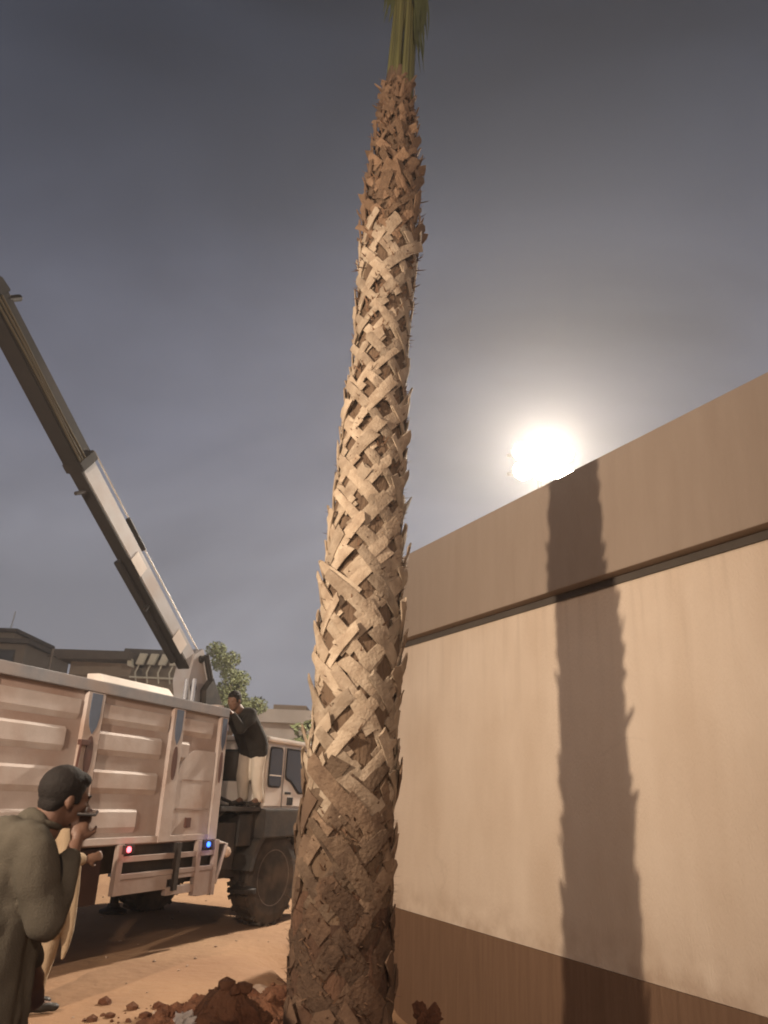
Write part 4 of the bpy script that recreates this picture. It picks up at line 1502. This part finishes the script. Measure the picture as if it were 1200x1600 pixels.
bl = empty('fill_lamp', (LAMP_FILL.x, LAMP_FILL.y - 0.9, 0), 0, 'added fill lamp on a tall pole, unseen behind the camera', 'fill lamp')
MB().tube([(0, 0, -0.1), (0, 0, 4), (0, 0, LAMP_FILL.z + 0.3)], [0.10, 0.08, 0.05], 14).build('pole', M['steel'], bl, True)  # fixture made up to carry the added fill light
MB().tube([(0, 0, LAMP_FILL.z + 0.3), (0, 0.45, LAMP_FILL.z + 0.42), (0, 0.9, LAMP_FILL.z + 0.36)], 0.035, 10).build('arm', M['steel'], bl, True)
hd = MB().box(-0.16, 0.16, 0.60, 1.25, LAMP_FILL.z + 0.38, LAMP_FILL.z + 0.47, 0.03).build('lamp_head', M['lamp_body'], bl)
MB().box(-0.13, 0.13, 0.65, 1.20, LAMP_FILL.z + 0.366, LAMP_FILL.z + 0.379).build('lens', M['lamp_lens'], hd)

fl = empty('work_floodlight', (LAMP_NEAR.x - 0.02, LAMP_NEAR.y - 0.05, 0), R(68), 'lit work floodlight on a tripod left of the photographer', 'floodlight')
MB().tube([(0, 0, 0.5), (0, 0, LAMP_NEAR.z - 0.1)], 0.022, 10).build('mast', M['steel'], fl)
for q in range(3):
    a = 2 * PI * q / 3
    MB().tube([(0, 0, 0.95), (0.55 * math.cos(a), 0.55 * math.sin(a), 0.0)], 0.016, 8).build('leg', M['steel'], fl)
MB().box(-0.10, -0.01, -0.16, 0.16, LAMP_NEAR.z - 0.11, LAMP_NEAR.z + 0.11, 0.012).build('housing', M['lamp_body'], fl)
MB().box(-0.009, -0.004, -0.14, 0.14, LAMP_NEAR.z - 0.09, LAMP_NEAR.z + 0.09).build('lens', M['lamp_lens'], fl)

# ================================================================== BACKGROUND
def house(name, loc, rz, label):
    return empty(name, loc, rz, label, 'house')


# middle house with roof slab and white pergola (beyond the truck)
h = house('house', (-14.2, 34.0, 0), R(0), 'brown flat roofed house with a white pergola beyond the truck')
MB().box(0.35, 6.2, 0.6, 8, -0.2, 6.05).build('wall', M['house'], h)
MB().box(0.6, 3.3, 0.5, 5.6, 6.05, 6.62).build('upper_wall', M['house'], h)
MB().prism([(0.25, 6.60), (3.35, 6.72), (3.35, 7.06), (-0.05, 7.02)], 'y', -0.2, 6).build('roof', M['house_dark'], h)
MB().box(2.75, 5.5, 0.9, 6, 7.10, 7.36).build('roof', M['house_dark'], h)
MB().box(2.9, 5.3, 2.2, 5.6, 6.05, 7.095).build('upper_wall', M['house'], h)
for q in range(4):
    x = 3.50 + 0.50 * q
    MB().prism([(x, 6.60), (x + 0.30, 6.60), (x + 0.45, 7.08), (x + 0.14, 7.08)], 'y', 0.35, 0.55).build('pergola_slab', M['pergola'], h)
    MB().tube([(x + 0.12, 0.45, 5.8), (x + 0.02, 0.45, 6.25), (x + 0.14, 0.45, 6.60)], 0.035, 6).build('pergola_post', M['pergola'], h)
MB().box(3.3, 5.6, 0.38, 0.46, 6.0, 6.07).build('pergola_rail', M['pergola'], h)
MB().prism([(3.20, 6.5), (3.42, 6.45), (3.30, 7.05), (3.12, 7.05)], 'y', 0.2, 0.5).build('pergola_end', M['pergola'], h)
for q in range(3):
    wdn = MB().box(0.9 + q * 1.7, 1.8 + q * 1.7, 0.54, 0.599, 4.0, 5.3).build('window', M['house_dark'], h)
    MB().box(0.97 + q * 1.7, 1.73 + q * 1.7, 0.525, 0.539, 4.07, 5.23).build('pane', M['dark_window'], wdn)

h = house('house', (-19.0, 40.0, 0), R(0), 'dark small house with stepped flat eaves at the far left edge')
MB().box(-3, 0.75, 0, 6, -0.2, 8.2).build('wall', M['house'], h)
MB().box(-3.2, 1.05, -0.4, 6, 8.2, 8.42).build('roof', M['house_dark'], h)
MB().box(-3, -0.15, 0.4, 5, 8.42, 8.85).build('upper_wall', M['house'], h)
MB().box(-3.2, 0.1, 0.1, 5.2, 8.85, 9.02).build('roof', M['house_dark'], h)
MB().tube([(-0.7, 1, 8.9), (-0.62, 1, 10.1)], 0.03, 6).build('antenna', M['steel'], h)
wdn = MB().box(-0.6, 0.3, -0.03, -0.001, 6.9, 7.9).build('window', M['house_dark'], h)
MB().box(-0.53, 0.23, -0.045, -0.031, 6.97, 7.83).build('pane', M['dark_window'], wdn)

MBp = empty('pole', (-12.66, 30, 0), 0, 'thin dark pole standing left of the pergola house', 'pole')
MB().tube([(0, 0, -0.1), (0.05, 0, 6.4)], 0.05, 8).build('shaft', M['house_dark'], MBp)
MB().tube([(-0.1, 0, 6.1), (0.2, 0, 6.15)], 0.03, 6).build('crossbar', M['house_dark'], MBp)

h = house('house', (-5.25, 34.0, 0), R(0), 'pale low house with a long flat roof behind the cab')
MB().box(0, 9, 0, 8, -0.2, 4.3).build('wall', M['house_pale'], h)
MB().box(-0.2, 9.2, -0.4, 8, 4.3, 4.85).build('roof', M['house_pale'], h)
MB().box(0.9, 2.3, -0.3, 3, 4.853, 5.05).build('parapet', M['house'], h)
for q in range(4):
    wdn = MB().box(0.9 + q * 1.7, 1.7 + q * 1.7, -0.05, -0.001, 1.9, 3.4).build('window', M['house_dark'], h)
    MB().box(0.97 + q * 1.7, 1.63 + q * 1.7, -0.065, -0.051, 1.97, 3.33).build('pane', M['dark_window'], wdn)


def leafy(name, loc, H, rad, n, label, cat, seed, leaf=0.16, trunk_r=0.12, squash=0.8, mat_='leaf'):
    rr = random.Random(seed)
    root = empty(name, loc, 0, label, cat)
    tb = MB()
    tb.tube([(0, 0, -0.1), (0.05, 0, H * 0.35), (-0.03, 0.02, H * 0.6)], [trunk_r, trunk_r * 0.75, trunk_r * 0.5], 9)
    tips = []
    for q in range(9):
        a = rr.uniform(0, 2 * PI)
        e = Vector((math.cos(a) * rad * rr.uniform(.35, .85), math.sin(a) * rad * rr.uniform(.35, .85), H * rr.uniform(0.62, 0.98)))
        s0 = Vector((0.0, 0, H * rr.uniform(0.38, 0.6)))
        mid = s0.lerp(e, 0.5) + Vector((0, 0, 0.12 * H * rr.uniform(-.3, .6)))
        tb.tube([s0, mid, e], [trunk_r * .4, trunk_r * .25, trunk_r * .1], 6)
        tips += [e, mid.lerp(e, 0.5)]
    tb.build('trunk', M['bark'], root)
    lb = MB()
    for q in range(n):
        tcl = rr.choice(tips)
        cr_ = rad * 0.36
        while True:
            v = Vector((rr.uniform(-1, 1), rr.uniform(-1, 1), rr.uniform(-1, 1)))
            if v.length < 1: break
        p = tcl + Vector((v.x * cr_, v.y * cr_, v.z * cr_ * squash))
        s_ = leaf * rr.uniform(0.5, 1.2)
        d = Vector((rr.uniform(-1, 1), rr.uniform(-1, 1), rr.uniform(-0.8, 0.8))).normalized()
        u = d.orthogonal().normalized()
        w_ = d.cross(u)
        lb.bm.faces.new([lb.bm.verts.new(x) for x in (p - d * s_, p + u * s_ * .45, p + d * s_, p - u * s_ * .45)])
    lb.build('crown', M[mat_], root)
    return root


leafy('tree', (-3.45, 19.2, 0), 4.95, 0.74, 9000, 'pale green bushy tree between the crane and the man on the truck', 'tree', 3, 0.045, 0.09)
leafy('bush', (-5.65, 42.0, 0), 6.0, 0.62, 900, 'dark rounded tree top behind the pale house, left one of two', 'tree', 6, 0.18, 0.12)
leafy('bush', (-4.75, 42.5, 0), 6.05, 0.62, 900, 'dark rounded tree top behind the pale house, nearer the palm of two', 'tree', 9, 0.18, 0.12)
leafy('shrub', (-1.85, 20.0, 0), 3.3, 0.45, 500, 'small spiky shrub just left of the palm trunk in front of the pale house', 'shrub', 12, 0.13, 0.04)

# ================================================================== SMALL THINGS ON THE GROUND
cm = [clod_mesh(q, 'soil_clod', M['clod'], 4, 0.75) for q in range(5)]
clods = [(-0.62, 3.95, 0.081, 'largest dark soil clod, on the front of the heap close to the palm'), (-1.16, 3.95, 0.056, 'dark soil clod left of the white scrap'),
         (-0.45, 4.05, 0.056, 'dark soil clod close to the left foot of the palm'), (-1.42, 4.1, 0.046, 'small brown soil clod at the far left of the heap'),
         (-0.86, 4.05, 0.053, 'dark soil clod right beside the white scrap'), (-0.60, 5.3, 0.043, 'reddish soil clod on the lit back of the heap'),
         (-0.50, 4.8, 0.043, 'reddish soil clod behind the heap by the palm'), (-1.0, 4.6, 0.037, 'small reddish soil clod on the crest left of the palm'),
         (0.33, 4.58, 0.062, 'tall reddish soil clod right of the palm foot'), (0.44, 4.62, 0.043, 'reddish soil clod against the brown foot of the wall')]
for q, (x, y, r_, lb_) in enumerate(clods):
    o = bpy.data.objects.new('soil_clod', cm[q % 5])
    COL.objects.link(o)
    o.location = (x, y, max(gz(x, y), mound(x, y)) + r_ * 0.25)
    o.scale = (r_, r_, r_ * (1.5 if x > 0.2 else 1.0))
    o.rotation_euler = (rnd.uniform(-.5, .5), rnd.uniform(-.5, .5), rnd.uniform(0, 6))
    tag(o, lb_, 'soil clod', 'soil clods on the dug heap')
# crumpled white scrap of plastic
pb = MB()
n_ = 9
gv = [[pb.bm.verts.new((0.12 * (i / n_ - .5) + 0.04 * noise.noise((i * .7, j * .7, 1)), 0.10 * (j / n_ - .5) + 0.04 * noise.noise((i * .7, j * .7, 5)), 0.10 * abs(noise.noise((i * 0.8, j * 0.8, 9))) + 0.05 * (i > 5))) for i in range(n_ + 1)] for j in range(n_ + 1)]
for j in range(n_):
    for i in range(n_):
        pb.bm.faces.new((gv[j][i], gv[j][i + 1], gv[j + 1][i + 1], gv[j + 1][i]))
bag = pb.build('plastic_scrap', M['plastic'])
bag.location = (-0.83, 4.10, mound(-0.83, 4.10) + 0.055)
bag.rotation_euler = (0.8, 0.5, 0.6)
bag.scale = (0.55, 0.8, 0.8)
md = bag.modifiers.new('t', 'SOLIDIFY')
md.thickness = 0.002
tag(bag, 'crumpled white scrap of plastic lying on the soil heap', 'plastic scrap')
st = bpy.data.objects.new('stone', clod_mesh(21, 'stone', M['stone'], 2, 0.3))
COL.objects.link(st)
st.location = (-0.80, 6.9, mound(-0.8, 6.9) + 0.05)
st.scale = (0.09, 0.07, 0.06)
tag(st, 'pale stone on the sand just left of the palm trunk', 'stone')
# scattered pebbles
pbm = MB()
for q in range(150):
    x, y = rnd.uniform(-6, 1.0), rnd.uniform(4.5, 13)
    r_ = rnd.uniform(0.006, 0.02)
    res = bmesh.ops.create_icosphere(pbm.bm, subdivisions=1, radius=r_)
    zc = max(gz(x, y), mound(x, y) if (-2.7 < x < 1.4 and 2.7 < y < 8.1) else -1)
    sx, sy, sz_ = rnd.uniform(.7, 1.4), rnd.uniform(.7, 1.4), rnd.uniform(.5, .9)
    for v in res['verts']:
        v.co = Vector((v.co.x * sx + x, v.co.y * sy + y, v.co.z * sz_ + zc + r_ * 0.2))
tag(pbm.build('pebbles', M['stone']), 'small pebbles and lumps scattered over the sandy ground', 'pebbles', kind='stuff')

# ================================================================== HAZE
hz = MB().box(-60, 60, -30, 70, -2.2, 22.0)
hm = bpy.data.materials.new('haze')
hm.use_nodes = True
hm.node_tree.nodes.clear()
ho = hm.node_tree.nodes.new('ShaderNodeOutputMaterial')
hv = hm.node_tree.nodes.new('ShaderNodeVolumePrincipled')
hv.inputs['Color'].default_value = (0.93, 0.92, 0.92, 1)
hv.inputs['Density'].default_value = HAZE_DENSITY
hv.inputs['Anisotropy'].default_value = 0.5
hm.node_tree.links.new(hv.outputs[0], ho.inputs['Volume'])
hob = hz.build('haze', hm)
tag(hob, kind='stuff', label='thin dusty night air over the street', cat='haze')
